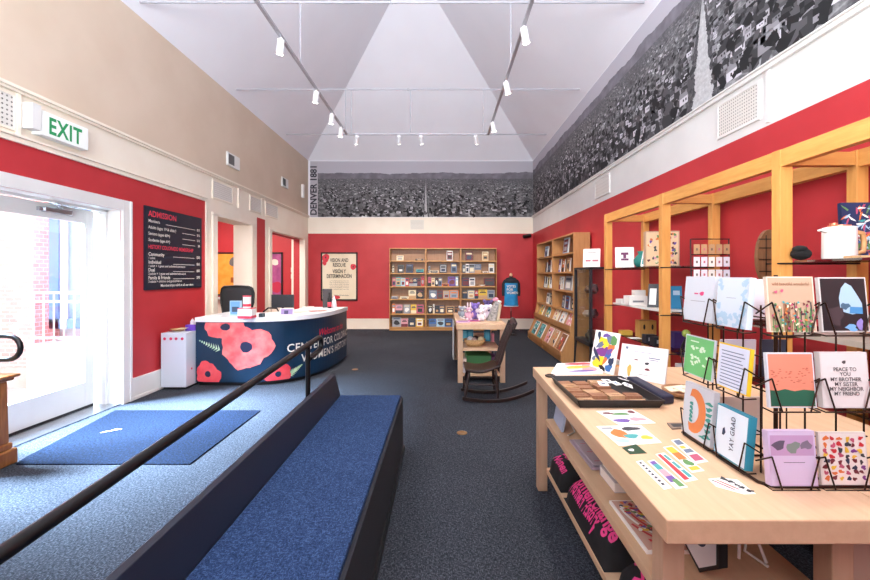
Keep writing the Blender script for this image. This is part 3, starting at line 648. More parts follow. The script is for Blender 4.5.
for k, (px, py, w_, d_, rz, c_, lab) in enumerate(((212, 316.5, .22, .16, .3, 'e4dfda', 'pale paper sheet at the left end of the counter'), (300, 312, .2, .2, -.3, 'c9b7a4', 'tan paper sheet in the middle of the counter'),
        (318, 311, .26, .18, .5, '8f5a50', 'brown folded leaflet toward the right of the counter'), (330, 309, .2, .14, 0, 'd8d2dc', 'white paper sheet near the dark bottle'), (308, 307, .2, .16, .2, 'dcd6d0', 'pale paper sheet at the back edge of the counter'))):
    p = tabtop(px, py); m = MB(); m.box(-w_/2, w_/2, -d_/2, d_/2, .0005, .004, M(c_, .7)); label(m.build('paper_sheet', local=True, loc=p, rot=(0, 0, rz)), lab, 'paper')
# monitor, chair
e = E('computer_monitor', (-2.72, 6.95, .74), 'black computer monitor seen from behind inside the reception desk', 'monitor')
m = MB(); m.box(-2.88, -2.50, 6.93, 6.96, .95, 1.17, M('2c2e34', .4, key='monitor_black')); m.build('screen_housing', e, bevel=.006)
m = MB(); m.cyl((-2.70, 6.97, .75), (-2.70, 6.97, 1.0), .02, BLACK); m.build('neck', e)
m = MB(); m.box(-2.80, -2.6, 6.88, 7.05, .74, .752, BLACK); m.build('foot', e)
m = MB(); m.tube([(-2.93+.0, 6.72, .76), (-2.93, 6.75, .9), (-2.85, 6.75, .96), (-2.7, 6.72, .955), (-2.66, 6.7, .9)], .014, BLACK); label(m.build('desk_phone', None), 'black telephone receiver shape beside the monitor in the desk', 'phone')
e = E('office_chair', (-3.36, 6.95, 0), 'black mesh office chair behind the reception desk', 'chair')
MESH = M('26282c', .75, key='chair_mesh')
m = MB()
bp = [(-.24, .95), (-.265, 1.05), (-.27, 1.2), (-.25, 1.28), (-.2, 1.31), (0, 1.32), (.2, 1.31), (.25, 1.28), (.27, 1.2), (.265, 1.05), (.24, .95), (.2, .72), (0, .68), (-.2, .72)]
m.tube([(-3.36+x, 6.75-.06*(1-(x/.27)**2), z) for x, z in bp], .016, BLACK, closed=True); m.build('back_frame', e)
m = MB(); n = 10; rows = 8; vs = []
for j in range(rows+1):
    z = .70+(1.31-.70)*j/rows; hw = .20+.07*math.sin(math.pi*min(1, j/rows*.8))
    for i in range(n+1): x = -hw+2*hw*i/n; vs.append((-3.36+x, 6.75-.06*(1-(x/.28)**2), z))
m.add(vs, [(j*(n+1)+i, j*(n+1)+i+1, (j+1)*(n+1)+i+1, (j+1)*(n+1)+i) for j in range(rows) for i in range(n)], MESH, True); o = m.build('backrest', e)
so = o.modifiers.new('t', 'SOLIDIFY'); so.thickness = .008
m = MB(); m.box(-3.60, -3.12, 6.78, 7.24, .44, .51, MESH); m.build('seat', e, bevel=.03)
m = MB(); m.cyl((-3.36, 7.0, .1), (-3.36, 7.0, .44), .03, CHROME); m.box(-3.40, -3.32, 6.70, 7.0, .40, .43, BLACK); m.box(-3.39, -3.33, 6.70, 6.73, .40, .75, BLACK); m.build('stem', e)
m = MB()
for k in range(5): a = k*1.2566+.3; m.cyl((-3.36, 7.0, .11), (-3.36+.26*math.cos(a), 7.0+.26*math.sin(a), .07), .022, BLACK, r1=.015); m.ball((-3.36+.26*math.cos(a), 7.0+.26*math.sin(a), .03), .03, BLACK, n=8)
m.build('base', e)
# side-room posters, switch plates
def poster(nm, x0, x1, z0, z1, frame, face, deco, lab, y=YB, fw=.04):
    e = E(nm, ((x0+x1)/2, y, z0), lab, 'poster'); m = MB()
    for q in ((x0, x1, z0, z0+fw), (x0, x1, z1-fw, z1), (x0, x0+fw, z0, z1), (x1-fw, x1, z0, z1)): m.box(q[0], q[1], y-.035, y-.002, q[2], q[3], frame)
    m.build('frame', e); m = MB(); m.box(x0+fw, x1-fw, y-.018, y-.002, z0+fw, z1-fw, face)
    for mt, pts in deco: m.add([(x0+(x1-x0)*p[0], y-.019-.0006*len(m.mats), z0+(z1-z0)*p[1]) for p in pts], [tuple(range(len(pts)))], mt)
    m.build('print', e); return e
def circ(cx_, cz_, rx, rz, n=14, seed=None, wob=.1): return [(p[0], p[2]) for p in blob(cx_, cz_, rx, rz, 0, n, wob if seed is not None else 0, seed or 0)]
YEL = noisy('poster_amber', 'e8962c', 'f2ae4a', 5, .5)
poster('framed_poster', -6.33, -5.55, .93, 2.13, BLACK, YEL, [(M('6b6a66', .6, key='photo_grey'), circ(.72, .78, .16, .12, seed=3)), (M('9a5216', .6, key='ink_brown'), [(.6, .3), (.85, .3), (.85, .42), (.6, .42)])], 'amber poster with grey portrait seen through the first left opening')
poster('framed_poster', -4.98, -4.42, .75, 2.13, BLACK, noisy('poster_magenta', '8f3a72', 'b4568c', 5, .5), [(M('e8d8c8', .6, key='ink_cream'), circ(.6, .8, .2, .06, seed=5)), (M('c02848', .6, key='ink_red'), circ(.7, .3, .25, .12, seed=8))], 'purple poster in black frame seen through the second left opening')
for k, (x, z) in enumerate(((-4.12, 1.58), (-4.12, 1.40))):
    small_box('switch_plate', (x-.02, YB-.012, z), .10, .02, .13, CREAM, ['upper', 'lower'][k]+' cream switch plate on the side room red wall', 'switch plate')
# Vision and Resolve poster
PR = noisy('poster_cream', 'e2d3b4', 'e9dcc2', 2, .5); PRED = noisy('poster_poppy_red', 'c8283c', 'dc3c48', 9, .5); INK = M('2e2a28', .6, key='poster_ink')
x0, x1, z0, z1 = -3.36, -2.34, .79, 2.13
e = poster('framed_poster', x0, x1, z0, z1, M('2a1c18', .4, key='dark_frame'), PR, [
  (PRED, circ(.13, .88, .1, .09, seed=2)), (PRED, circ(.10, .78, .06, .05, seed=6)), (PRED, circ(.88, .70, .075, .065, seed=4)), (PRED, circ(.42, .07, .1, .04, seed=7)),
  (INK, circ(.13, .89, .02, .018)), (INK, circ(.88, .70, .02, .018))], 'large cream poster with red poppies, VISION AND RESOLVE, on the back wall')
m = MB()
def pt(t, fx, fz, s, al='CENTER', bold=.02, sx=.62): m.text(t, s, Matrix(((1,0,0,x0+(x1-x0)*fx),(0,0,-1,YB-.024),(0,1,0,z0+(z1-z0)*fz),(0,0,0,1))), INK, al, bold, sx=sx)
pt('VISION AND', .5, .80, .145); pt('RESOLVE', .5, .70, .145); pt('VISIÓN Y', .5, .57, .145); pt('DETERMINACIÓN', .5, .47, .145, sx=.60)
pt('Women of Colorado history', .55, .10, .045, bold=.01, sx=.8)
for k in range(6): pt('stories of courage and community across the state', .5, .40-.035*k, .036, bold=0, sx=.72)
m.build('lettering', e)

# ---------------- ramp bench, knee wall, handrail ----------------
e = E('carpeted_platform', (-.6, 2, 0), 'long blue carpeted bench platform in the foreground', 'platform')
m = MB(); m.box(-.865, -.352, -1.2, 3.5, .0, .478, BLUEC); m.build('carpet_top', e, bevel=.006)
m = MB(); m.box(-.350, -.332, -1.2, 3.5, .0, .462, M('0b101c', .8, key='dark_navy_side')); m.box(-.332, -.318, -1.2, 3.5, 0, .06, BLACK); m.build('side_panel', e)
kw = MB(); KN = M('1a2232', .4, key='knee_wall_navy'); 
kw.prism([(-.945, -1.2, 0), (-.868, -1.2, 0), (-.868, -1.2, .478), (-.911, -1.2, .65), (-.945, -1.2, .65)], (0, 4.71, 0), KN)
label(kw.build('low_wall', bevel=.003), 'low dark navy wall with sloping side along the blue carpeted platform', 'low wall')
e = E('handrail', (-1.05, 3.2, 0), 'black metal tube handrail with looped end on a post', 'handrail')
def hr(px, py, X=-1.05): Y = X*F/(px-442); return Vector((X, Y, 1.5-(py-275)*Y/F))
p_end = hr(318, 338); p_near = hr(0, 555); dirv = (p_near-p_end).normalized(); far = p_end+dirv*4.0
pts = [far, p_end]
for a in (.35, .7, 1.05, 1.4, 1.75, 2.1, 2.45, 2.8, 3.1): pts.append(p_end+Vector((0, .055*math.sin(a), -.055+.055*math.cos(a)))+Vector((0, .03, 0)))
pts.append(Vector((-1.05, 3.25, pts[-1].z-.02)))
m = MB(); m.tube(pts, .021, RAILM, n=12); m.build('rail', e)
m = MB(); m.cyl((-1.05, 3.22, 0), (-1.05, 3.22, p_end.z-.01), .019, RAILM, n=14); m.cyl((-1.05, 3.22, 0), (-1.05, 3.22, .012), .05, RAILM, n=16); m.build('post', e)
m = MB(); m.cyl((-1.05, .3, 0), (-1.05, .3, far.z+.45), .019, RAILM, n=14); m.cyl((-1.05, .3, 0), (-1.05, .3, .012), .05, RAILM, n=16); m.build('post', e)
# door mat, scrap, floor outlets
m = MB(); m.prism([(-3.6, 4.53, .001), (-3.40, 3.33, .001), (-3.36, 3.245, .001), (-1.99, 3.245, .001), (-2.0, 4.53, .001)], (0, 0, .009), MATM)
o = m.build('door_mat'); label(o, 'dark blue door mat inside the entrance door', 'door mat')
m = MB(); p = onz(100, 433, .011); m.prism([p+Vector((0, 0, 0)), p+Vector((.05, .03, 0)), p+Vector((.13, .10, 0)), p+Vector((.07, .09, 0)), p+Vector((.05, .05, 0))], (0, 0, .003), PAPER)
label(m.build('paper_scrap'), 'small curled white paper scrap lying on the door mat', 'paper')
for px, py, lab in ((462, 433, 'nearer round brass floor outlet on the grey carpet'), (355, 369.5, 'farther round brass floor outlet near the reception desk')):
    p = onz(px, py, 0); m = MB(); m.lathe([(.05, 0), (.05, .004), (.044, .006), (.02, .006), (.018, .004)], p, M('9a7650', .4, .6, key='aged_brass'), n=24); label(m.build('floor_outlet'), lab, 'floor outlet')
# newel cabinet with looped rail at the left edge
e = E('wooden_pedestal', (-3.35, 3.15, 0), 'carved brown wooden pedestal at the left edge by the door', 'pedestal')
X1, Y0 = -3.42, 2.98
m = MB(); m.box(X1-.55, X1+.02, Y0-.02, Y0+.32, .0, .12, NEWEL); m.box(X1-.55, X1, Y0, Y0+.30, .12, .17, NEWEL); m.build('plinth', e, bevel=.012)
m = MB(); m.box(X1-.53, X1-.04, Y0+.03, Y0+.27, .17, .66, NEWEL); m.build('body', e)
for y in (Y0+.03, Y0+.21):
    m = MB(); m.prism([(X1-.04, y-.01, .17), (X1-.04, y+.07, .17), (X1-.04, y+.055, .66), (X1-.04, y+.005, .66)], (.03, 0, 0), NEWEL); m.build('pilaster', e, bevel=.008)
m = MB(); m.box(X1-.57, X1-.01, Y0-.02, Y0+.32, .66, .685, NEWEL); m.box(X1-.59, X1+.02, Y0-.04, Y0+.34, .685, .71, NEWEL); m.build('top', e, bevel=.008)
for x in (X1-.03, X1-.5):
    m = MB(); m.ball((x, Y0+.02, .0+.018), .018, CHROME, n=8); m.build('caster', e)
e = E('handrail', (-3.3, 3.3, 0), 'black looped end of a metal handrail at the left edge by the door', 'handrail')
q0 = at(0, 336, 3.3); pts = [q0+Vector((-.6, 0, 0)), q0+Vector((.06, 0, 0))]
for a in (.4, .8, 1.2, 1.57, 1.95, 2.35, 2.75, 3.14): pts.append(q0+Vector((.07+.095*math.sin(a), 0, -.095+.095*math.cos(a))))
pts.append(q0+Vector((-.35, 0, -.20)))
m = MB(); m.tube(pts, .02, RAILM, n=12); m.build('rail', e)
m = MB(); m.cyl(q0+Vector((-.35, 0, 0)), (q0.x-.35, 3.3, .75), .019, RAILM); m.build('post', e)
# ---------------- bookcases ----------------
PAL = {'cream': 'e8d8b4', 'white': 'e9e7e3', 'dark grey': '3a3c42', 'navy': '22304e', 'teal': '3f9a9c', 'rose': 'b4506c', 'blue': '3468a8', 'red': 'c03038', 'black': '1c1c20',
       'maroon': '6a2430', 'orange': 'd8743a', 'pink': 'dc9aa4', 'grey': '9a9ca2', 'yellow': 'e0b83c', 'tan': 'c49c70', 'violet': '6a4c9c', 'pale blue': 'a4c8dc',
       'slate': '66748c', 'brown': '8a5636', 'green': '5a8a50', 'purple': '7a3a86'}
def pm(n): return M(PAL.get(n, n), .5, key='cover_'+n.replace(' ', '_'))
acc = ['cream', 'white', 'tan', 'maroon', 'navy', 'slate', 'dark grey', 'grey', 'black', 'white']
def book_mesh(w_, h_, d_, colr, rnd, detail=True):
    m = MB(); m.box(-w_/2, w_/2, -d_/2, d_/2, 0, h_, pm(colr))
    m.box(-w_/2+.003, w_/2+.0006, -d_/2+.003, d_/2-.003, .003, h_+.0006, pm('white'))
    if detail:
        a1, a2 = rnd.choice([c for c in acc if c != colr]), rnd.choice([c for c in acc if c != colr]); k = rnd.randrange(4); y = -d_/2-.0015
        def patch(x0, x1, z0, z1, c_, dy=0): m.add([(x*w_-w_/2, y-dy, z*h_) for x, z in ((x0, z0), (x1, z0), (x1, z1), (x0, z1))], [(0, 1, 2, 3)], pm(c_))
        if k == 0: patch(.12, .88, .68, .86, a1); patch(.2, .8, .15, .55, a2)
        elif k == 1: patch(0, 1, .0, .35, a1); patch(.15, .85, .6, .7, a2); patch(.25, .75, .76, .84, a2)
        elif k == 2: m.add(blob(0, h_*.42, w_*.33, h_*.25, y, 12, .15, rnd.randrange(99)), [tuple(range(12))], pm(a1)); patch(.15, .85, .78, .88, a2)
        else: patch(.1, .9, .1, .9, a1); patch(.2, .8, .6, .75, colr, .0008); patch(.25, .75, .2, .45, a2, .0008)
    return m
ORD = ['first', 'second', 'third', 'fourth', 'fifth', 'sixth', 'seventh', 'eighth']
LV = ['top', 'second', 'third', 'fourth', 'fifth', 'bottom']
def bookcase(x0, x1, y0, y1, front, levels, lab, group):
    """front 'Y' faces -Y"""
    e = E('bookcase', ((x0+x1)/2, y0, 0), lab, 'bookcase', group); H = 2.23; t = .022
    for a_, b_ in ((x0, x0+t), (x1-t, x1)):
        m = MB(); m.box(a_, b_, y0, y1, 0, H, OAK); m.build('side_panel', e, bevel=.002)
    m = MB(); m.box(x0+t, x1-t, y1-.012, y1, .0, H, OAKB); m.build('back_panel', e)
    m = MB(); m.box(x0+t, x1-t, y0, y1, H-.025, H, OAKX); m.build('top_panel', e)
    m = MB(); m.box(x0+t, x1-t, y0+.02, y0+.04, 0, .07, OAKX); m.build('toe_kick', e)
    for z in levels:
        m = MB(); m.box(x0+t, x1-t, y0+.002, y1-.012, z-.03, z, OAKX); m.build('shelf', e)
    return e
LZ = [1.889, 1.554, 1.195, .852, .452, .088]
BX = [-1.423, -.44, .505, 1.485]
bn = ['left', 'middle', 'right']
for i in range(3): bookcase(BX[i], BX[i+1]-.002, 11.1, 11.40, 'Y', LZ, 'tall wooden bookcase on the back wall, %s of three in the row' % bn[i], 'back wall bookcases')
BK = [
 [[(.27,.19,.14,'cream'),(.84,.2,.05,'black')],
  [(.07,.06,.22,'dark grey'),(.29,.17,.22,'dark grey'),(.55,.19,.24,'navy'),(.86,.2,.10,'teal')],
  [(.09,.1,.23,'rose'),(.22,.14,.25,'teal'),(.36,.12,.22,'pale blue'),(.48,.1,.22,'red'),(.6,.12,.21,'maroon'),(.71,.12,.22,'navy'),(.83,.1,.22,'black'),(.94,.08,.27,'red')],
  [(.12,.18,.07,'grey'),(.40,.24,.06,'cream'),(.63,.2,.24,'cream'),(.86,.2,.25,'black')],
  [(.08,.09,.26,'orange'),(.24,.19,.24,'pink'),(.47,.18,.24,'grey'),(.67,.15,.24,'yellow'),(.86,.2,.24,'rose')],
  [(.17,.24,.26,'grey'),(.40,.18,.22,'pink'),(.62,.2,.25,'dark grey'),(.85,.2,.24,'yellow')]],
 [[(.70,.17,.27,'white')],
  [(.07,.06,.2,'dark grey'),(.22,.24,.07,'cream'),(.50,.2,.24,'black'),(.83,.16,.27,'slate')],
  [(.08,.09,.25,'rose'),(.19,.09,.22,'cream'),(.30,.09,.23,'black'),(.41,.09,.23,'slate'),(.57,.2,.07,'orange'),(.77,.22,.26,'violet'),(.92,.07,.26,'pale blue')],
  [(.19,.22,.23,'slate'),(.40,.17,.23,'maroon'),(.60,.18,.22,'tan'),(.83,.26,.24,'orange')],
  [(.10,.12,.22,'black'),(.21,.04,.25,'white'),(.31,.12,.22,'dark grey'),(.46,.14,.22,'navy'),(.72,.22,.2,'tan'),(.9,.12,.2,'brown')],
  [(.17,.2,.22,'blue'),(.42,.22,.22,'pale blue'),(.66,.22,.22,'blue'),(.88,.14,.2,'green')]],
 [[(.22,.2,.25,'maroon'),(.70,.17,.25,'cream')],
  [(.07,.08,.23,'dark grey'),(.17,.09,.25,'white'),(.30,.17,.25,'grey'),(.48,.18,.24,'slate'),(.70,.18,.05,'tan'),(.88,.15,.25,'white')],
  [(.12,.2,.23,'navy'),(.31,.16,.23,'white'),(.60,.16,.05,'tan'),(.82,.3,.22,'maroon')],
  [(.10,.14,.22,'dark grey'),(.28,.19,.24,'grey'),(.44,.09,.22,'red'),(.63,.24,.26,'yellow'),(.87,.2,.24,'grey')],
  [(.12,.15,.2,'purple'),(.4,.2,.2,'white'),(.7,.2,.2,'red')],
  []]]
BACKGROUP = 'books on the back wall bookcases'
for b_ in range(3):
    for l_, row in enumerate(BK[b_]):
        for q, (fx, w_, h_, c_) in enumerate(row):
            rnd = random.Random(b_*100+l_*10+q); lean = .10 if h_ > .12 else 0; d_ = .025 if h_ > .12 else .14
            x = BX[b_]+.03+fx*(BX[b_+1]-BX[b_]-.06); y = 11.1+(.10 if h_ > .12 else .09)
            m = book_mesh(w_, h_, d_, c_, rnd)
            o = m.build('book', local=True, loc=(x, y, LZ[l_]+.0005+d_/2*math.sin(lean)), rot=(-lean, 0, 0))
            pos = 'only one' if len(row) == 1 else ORD[q]+' from left'
            label(o, '%s %s, %s, %s shelf, %s back wall bookcase' % (c_, 'book' if h_ > .12 else 'low small book', pos, LV[l_], bn[b_]), 'book', BACKGROUP)
# right wall bookcase units with magazine racks
RY = [6.93, 8.27, 9.61]; XF = 2.217
for i, nm in enumerate(('near', 'far')):
    y0, y1 = RY[i], RY[i+1]-.002; e = E('bookcase', (2.3, (y0+y1)/2, 0), 'wooden bookcase with sloping magazine racks on the right wall, %s unit of two' % nm, 'bookcase', 'right wall bookcases')
    prof = [(XR-.035, 2.22), (XF, 2.22), (XF, .87), (2.17, .60), (2.165, .50), (2.02, .17), (2.0, .06), (2.05, 0), (XR-.035, 0)]
    for ya in (y0, y1-.022):
        m = MB(); m.prism([(x, ya, z) for x, z in prof], (0, .022, 0), OAK); m.build('side_panel', e)
    m = MB(); m.box(XR-.047, XR-.035, y0+.022, y1-.022, 0, 2.22, OAKB); m.build('back_panel', e)
    m = MB(); m.box(XF, XR-.047, y0+.022, y1-.022, 2.195, 2.22, OAK); m.build('top_panel', e)
    for z in (1.893, 1.557, 1.22, .87):
        m = MB(); m.box(XF+.002, XR-.047, y0+.022, y1-.022, z-.028, z, OAK); m.build('shelf', e)
    for (xa, za, xb, zb) in ((2.30, .84, 2.185, .58), (2.20, .50, 2.03, .15)):
        m = MB(); m.prism([(xa, y0+.022, za), (xb, y0+.022, zb), (xb+.015, y0+.022, zb-.01), (xa+.02, y0+.022, za)], (0, y1-y0-.044, 0), OAK)
        m.box(xb-.03, xb-.012, y0+.022, y1-.022, zb-.03, zb+.055, OAK); m.box(xb-.03, xb+.03, y0+.022, y1-.022, zb-.045, zb-.02, OAK); m.build('magazine_rack', e)
    m = MB(); m.box(2.05, 2.07, y0+.022, y1-.022, 0, .1, OAK); m.build('toe_kick', e)
RB = {1: [[(.35,.26,.24,'pale blue')], [(.35,.08,.22,'dark grey'),(.55,.22,.26,'black'),(.8,.2,.22,'white')], [(.2,.06,.25,'black'),(.35,.08,.24,'navy'),(.5,.08,.25,'yellow'),(.65,.08,.24,'slate'),(.8,.06,.25,'rose')], [(.45,.2,.24,'white'),(.65,.14,.24,'dark grey')]],
      0: [[(.42,.3,.3,'pale blue')], [(.1,.1,.25,'violet'),(.3,.12,.24,'orange'),(.55,.18,.25,'tan'),(.9,.1,.26,'white')], [(.12,.1,.25,'grey'),(.25,.08,.25,'white'),(.55,.4,.26,'grey'),(.85,.1,.24,'white')], [(.3,.16,.24,'navy'),(.5,.2,.24,'blue'),(.8,.28,.23,'grey')]]}
RL = [1.893, 1.557, 1.22, .87]
for i in (0, 1):
    for l_, row in enumerate(RB[i]):
        for q, (fy, w_, h_, c_) in enumerate(row):
            rnd = random.Random(777+i*50+l_*7+q); y = RY[i+1]-.05-fy*(RY[i+1]-RY[i]-.1); m = book_mesh(w_, h_, .025, c_, rnd)
            o = m.build('book', local=True, loc=(XF+.10, y, RL[l_]+.002), rot=(-.1, 0, -math.pi/2))
            label(o, '%s book, %s from far end, %s shelf of %s right wall bookcase' % (c_, ORD[q], LV[l_], ('near', 'far')[i]), 'book', 'books on the right wall bookcases')
MAGS = [(0, 0, .80, .30, 'cream', 'rose'), (0, 0, .48, .28, 'white', 'pale blue'), (0, 0, .17, .26, 'pink', 'white'), (1, 0, .25, .30, 'teal', 'yellow'), (1, 0, .68, .30, 'yellow', 'teal'), (0, 1, .85, .3, 'pink', 'black'), (0, 1, .55, .28, 'tan', 'orange'),
        (0, 1, .2, .3, 'brown', 'red'), (1, 1, .7, .34, 'teal', 'navy'), (1, 1, .3, .34, 'teal', 'pale blue')]
for i, tier, fy, w_, c1, c2 in MAGS:
    xa, za, xb, zb = ((2.30, .84, 2.185, .58), (2.20, .50, 2.03, .15))[tier]
    ang = math.atan2(xa-xb, za-zb); m = MB(); h_ = .28 if tier == 0 else .33
    m.box(-w_/2, w_/2, -.006, .006, 0, h_, pm('white')); rnd = random.Random(int(fy*100)+i*7+tier)
    m.add([(x, -.0065, z) for x, z in ((-w_/2+.01, .01), (w_/2-.01, .01), (w_/2-.01, h_-.01), (-w_/2+.01, h_-.01))], [(0, 1, 2, 3)], pm(c1))
    for k in range(9): m.add(blob(rnd.uniform(-.35, .35)*w_, h_*rnd.uniform(.15, .85), w_*.1, h_*.09, -.007-.0002*k, 9, .3, k), [tuple(range(9))], pm(rnd.choice([c2, 'white', c2, 'orange', 'navy'])))
    y = RY[i]+fy*(RY[i+1]-RY[i]); o = m.build('magazine', local=True, loc=(xb-.001-.0, y, zb+.022), rot=(-ang, 0, -math.pi/2))
    label(o, '%s and %s magazine in the %s rack of the %s right wall bookcase' % (c1, c2, ('upper', 'lower')[tier], ('near', 'far')[i]), 'magazine', 'magazines in the sloping racks')

# ---------------- security camera, mannequin ----------------
e = E('security_camera', (2.36, 11.36, 2.6), 'small black security camera in the far right corner', 'security camera')
m = MB(); m.cyl((2.36, 11.42, 2.585), (2.36, 11.33, 2.585), .02, BLACK); m.build('mount', e)
m = MB(); m.cyl((2.44, 11.36, 2.59), (2.24, 11.26, 2.55), .05, BLACK, n=16); m.build('body', e)
SY = 10.3; sx = (511-442)/F*SY
e = E('mannequin', (sx, SY, 0), 'torso display stand by the back wall wearing a blue shirt', 'mannequin')
m = MB(); m.lathe([(.14, 0), (.14, .015), (.02, .03), (.012, .6)], (sx, SY, 0), BLACK); m.cyl((sx, SY, .5), (sx, SY, .72), .012, CHROME); m.build('stand', e)
m = MB(); m.lathe([(.10, .70), (.13, .75), (.145, .9), (.125, 1.05), (.14, 1.2), (.15, 1.3), (.12, 1.38), (.05, 1.42), (.04, 1.46), (.045, 1.48)], (sx, SY, 0), M('26262a', .6, key='mannequin_black'), sy=.7); m.build('torso', e)
m = MB(); m.ball((sx, SY, 1.50), (.04, .04, .05), M('d8b08a', .4, key='wood_knob')); m.build('neck_knob', e)
SB = noisy('shirt_blue', '1f7fb8', '2a93cc', 6, .8)
m = MB(); m.lathe([(.185, .72), (.175, .80), (.165, 1.0), (.165, 1.15), (.17, 1.28), (.165, 1.33)], (sx, SY, 0), SB, sy=.7, n=24)
m.lathe([(.188, .715), (.188, .735)], (sx, SY, 0), M('cfd6dc', .8, key='hem_grey'), sy=.7, n=24)
m.text('VOTES', .085, Matrix(((1,0,0,sx-.13),(0,0,-1,SY-.128),(0,1,0,1.19),(0,0,0,1))), WT, bold=.02, sx=.9); m.text('FOR', .085, Matrix(((1,0,0,sx-.13),(0,0,-1,SY-.128),(0,1,0,1.11),(0,0,0,1))), WT, bold=.02); m.text('WOMEN', .085, Matrix(((1,0,0,sx-.13),(0,0,-1,SY-.128),(0,1,0,1.03),(0,0,0,1))), WT, bold=.02, sx=.85)
label(m.build('shirt'), 'blue shirt with white lettering on the torso display stand', 'shirt')
SK = M('1d2028', .8, key='sleeve_black'); m = MB()
m.lathe([(.167, 1.30), (.172, 1.36), (.12, 1.42), (.065, 1.44)], (sx, SY, 0), SK, sy=.72, n=24)
for sg in (-1, 1): m.tube([(sx+sg*.13, SY, 1.36), (sx+sg*.185, SY, 1.27), (sx+sg*.20, SY, 1.05), (sx+sg*.195, SY-.02, .98)], [.05, .045, .036, .03], SK)
label(m.build('shirt_yoke'), 'dark shoulder and sleeve layer on the torso display stand', 'cardigan')

# ---------------- middle display table ----------------
def table(nm, x0, x1, y0, y1, ztop, th, leg, lab, legs, shelves, shear=0, matx=MAPLE):
    e = E(nm, ((x0+x1)/2, (y0+y1)/2, 0), lab, 'table'); m = MB()
    m.prism([(x0, y0, ztop-th), (x1, y0, ztop-th), (x1+shear, y1, ztop-th), (x0+shear, y1, ztop-th)], (0, 0, th), matx); m.build('tabletop', e, bevel=.004)
    for lx0, ly0, mt in legs:
        m = MB(); m.box(lx0, lx0+leg, ly0, ly0+leg, 0, ztop-th, mt); m.build('leg', e, bevel=.003)
    for sx0, sx1, sy0, sy1, z, t, sh in shelves:
        m = MB(); m.prism([(sx0, sy0, z-t), (sx1, sy0, z-t), (sx1+sh, sy1, z-t), (sx0+sh, sy1, z-t)], (0, 0, t), matx); m.build('shelf', e, bevel=.002)
    return e
MZ = MAPLEZ
table('display_table', .20, .90, 5.68, 7.37, .82, .075, .07, 'light maple display table in the middle of the shop by the rocking chair', [(.22, 5.71, MZ), (.81, 5.71, MZ), (.22, 7.27, MZ), (.81, 7.27, MZ)],
      [(.29, .81, 5.74, 7.3, .475, .035, 0), (.29, .81, 5.74, 7.3, .12, .035, 0)])
m = MB(); m.box(.185, .198, 6.9, 7.3, .08, .72, WHITE); label(m.build('white_board', bevel=.003), 'white board hanging against the left side of the middle display table', 'board')
def plush(x, y, z, s, c1, c2, lab, ears='round', tilt=0):
    e = E('plush_toy', (x, y, z), lab, 'plush toy', 'plush toys on the middle display table'); mA = M(c1, .9, key='plush_'+c1); mB = M(c2, .9, key='plush_'+c2)
    m = MB(); m.ball((x, y, z+.055*s), (.05*s, .045*s, .058*s), mA); m.build('body', e)
    m = MB(); m.ball((x, y-.01*s, z+.145*s), (.042*s, .04*s, .04*s), mA); m.ball((x, y-.045*s, z+.135*s), (.018*s, .02*s, .014*s), mB, n=8)
    for sg in (-1, 1): m.ball((x+sg*.016*s, y-.043*s, z+.155*s), .005*s, BLACK, n=6)
    m.build('head', e)
    for sg in (-1, 1):
        m = MB()
        if ears == 'round': m.ball((x+sg*.04*s, y, z+.175*s), (.018*s, .008*s, .02*s), mB, n=8)
        elif ears == 'long': m.ball((x+sg*.02*s, y, z+.215*s), (.012*s, .008*s, .045*s), mB, n=8)
        else: m.ball((x+sg*.055*s, y, z+.15*s), (.03*s, .008*s, .035*s), mB, n=8)
        m.build('ear', e)
        m = MB(); m.ball((x+sg*.05*s, y-.02*s, z+.08*s), (.016*s, .018*s, .035*s), mA, n=8); m.build('arm', e)
        m = MB(); m.ball((x+sg*.028*s, y-.05*s, z+.02*s), (.018*s, .035*s, .018*s), mB, n=8); m.build('foot', e)
for px, Y, s_, c1, c2, lab, ears in ((462, 6.5, 1.0, '9aa0a8', 'd8d4d0', 'grey plush toy at the left of the middle table', 'round'), (469, 6.2, 1.05, 'd8a8b8', 'f0dce0', 'pink plush rabbit beside the purple plush on the middle table', 'long'),
        (475, 6.35, 1.35, '7a62b0', '9a84c8', 'purple plush toy taller than its neighbours on the middle table', 'round'), (481, 6.1, 1.0, 'e8e2e4', 'd8c8d4', 'white plush toy in the middle of the table cluster', 'side'), (486, 6.3, 1.25, 'dcd0dc', 'f0e8ec', 'pale lilac plush elephant on the middle table', 'side'),
        (488, 6.6, 1.5, '4a3c6a', '7a6aa0', 'dark violet plush toy behind the white ones on the middle table', 'round')):
    plush((px-442)/F*Y, Y, .82, s_, c1, c2, lab, ears)
e = E('grey_scarf_display', (.745, 6.15, .82), 'grey patterned shawl draped over a tilted display form with pink top', 'scarf display')
GS = noisy('shawl_grey', '6c6c6c', 'b0aaa6', 30, .9)
m = MB(); m.prism([(.66, 6.05, .82), (.79, 6.05, .82), (.87, 6.12, 1.08), (.80, 6.12, 1.12)], (0, .12, .0), GS); m.prism([(.80, 6.02, .82), (.84, 6.02, .82), (.89, 6.10, 1.06), (.85, 6.1, 1.08)], (0, .1, 0), M('b4a48c', .9, key='linen')); m.build('shawl', e, bevel=.01)
m = MB(); m.ball((.81, 6.2, 1.13), (.045, .04, .035), M('d890a4', .9, key='pink_cloth')); m.ball((.86, 6.2, 1.09), (.04, .04, .03), M('d8d0cc', .9, key='pale_cloth')); m.build('cloth_top', e)
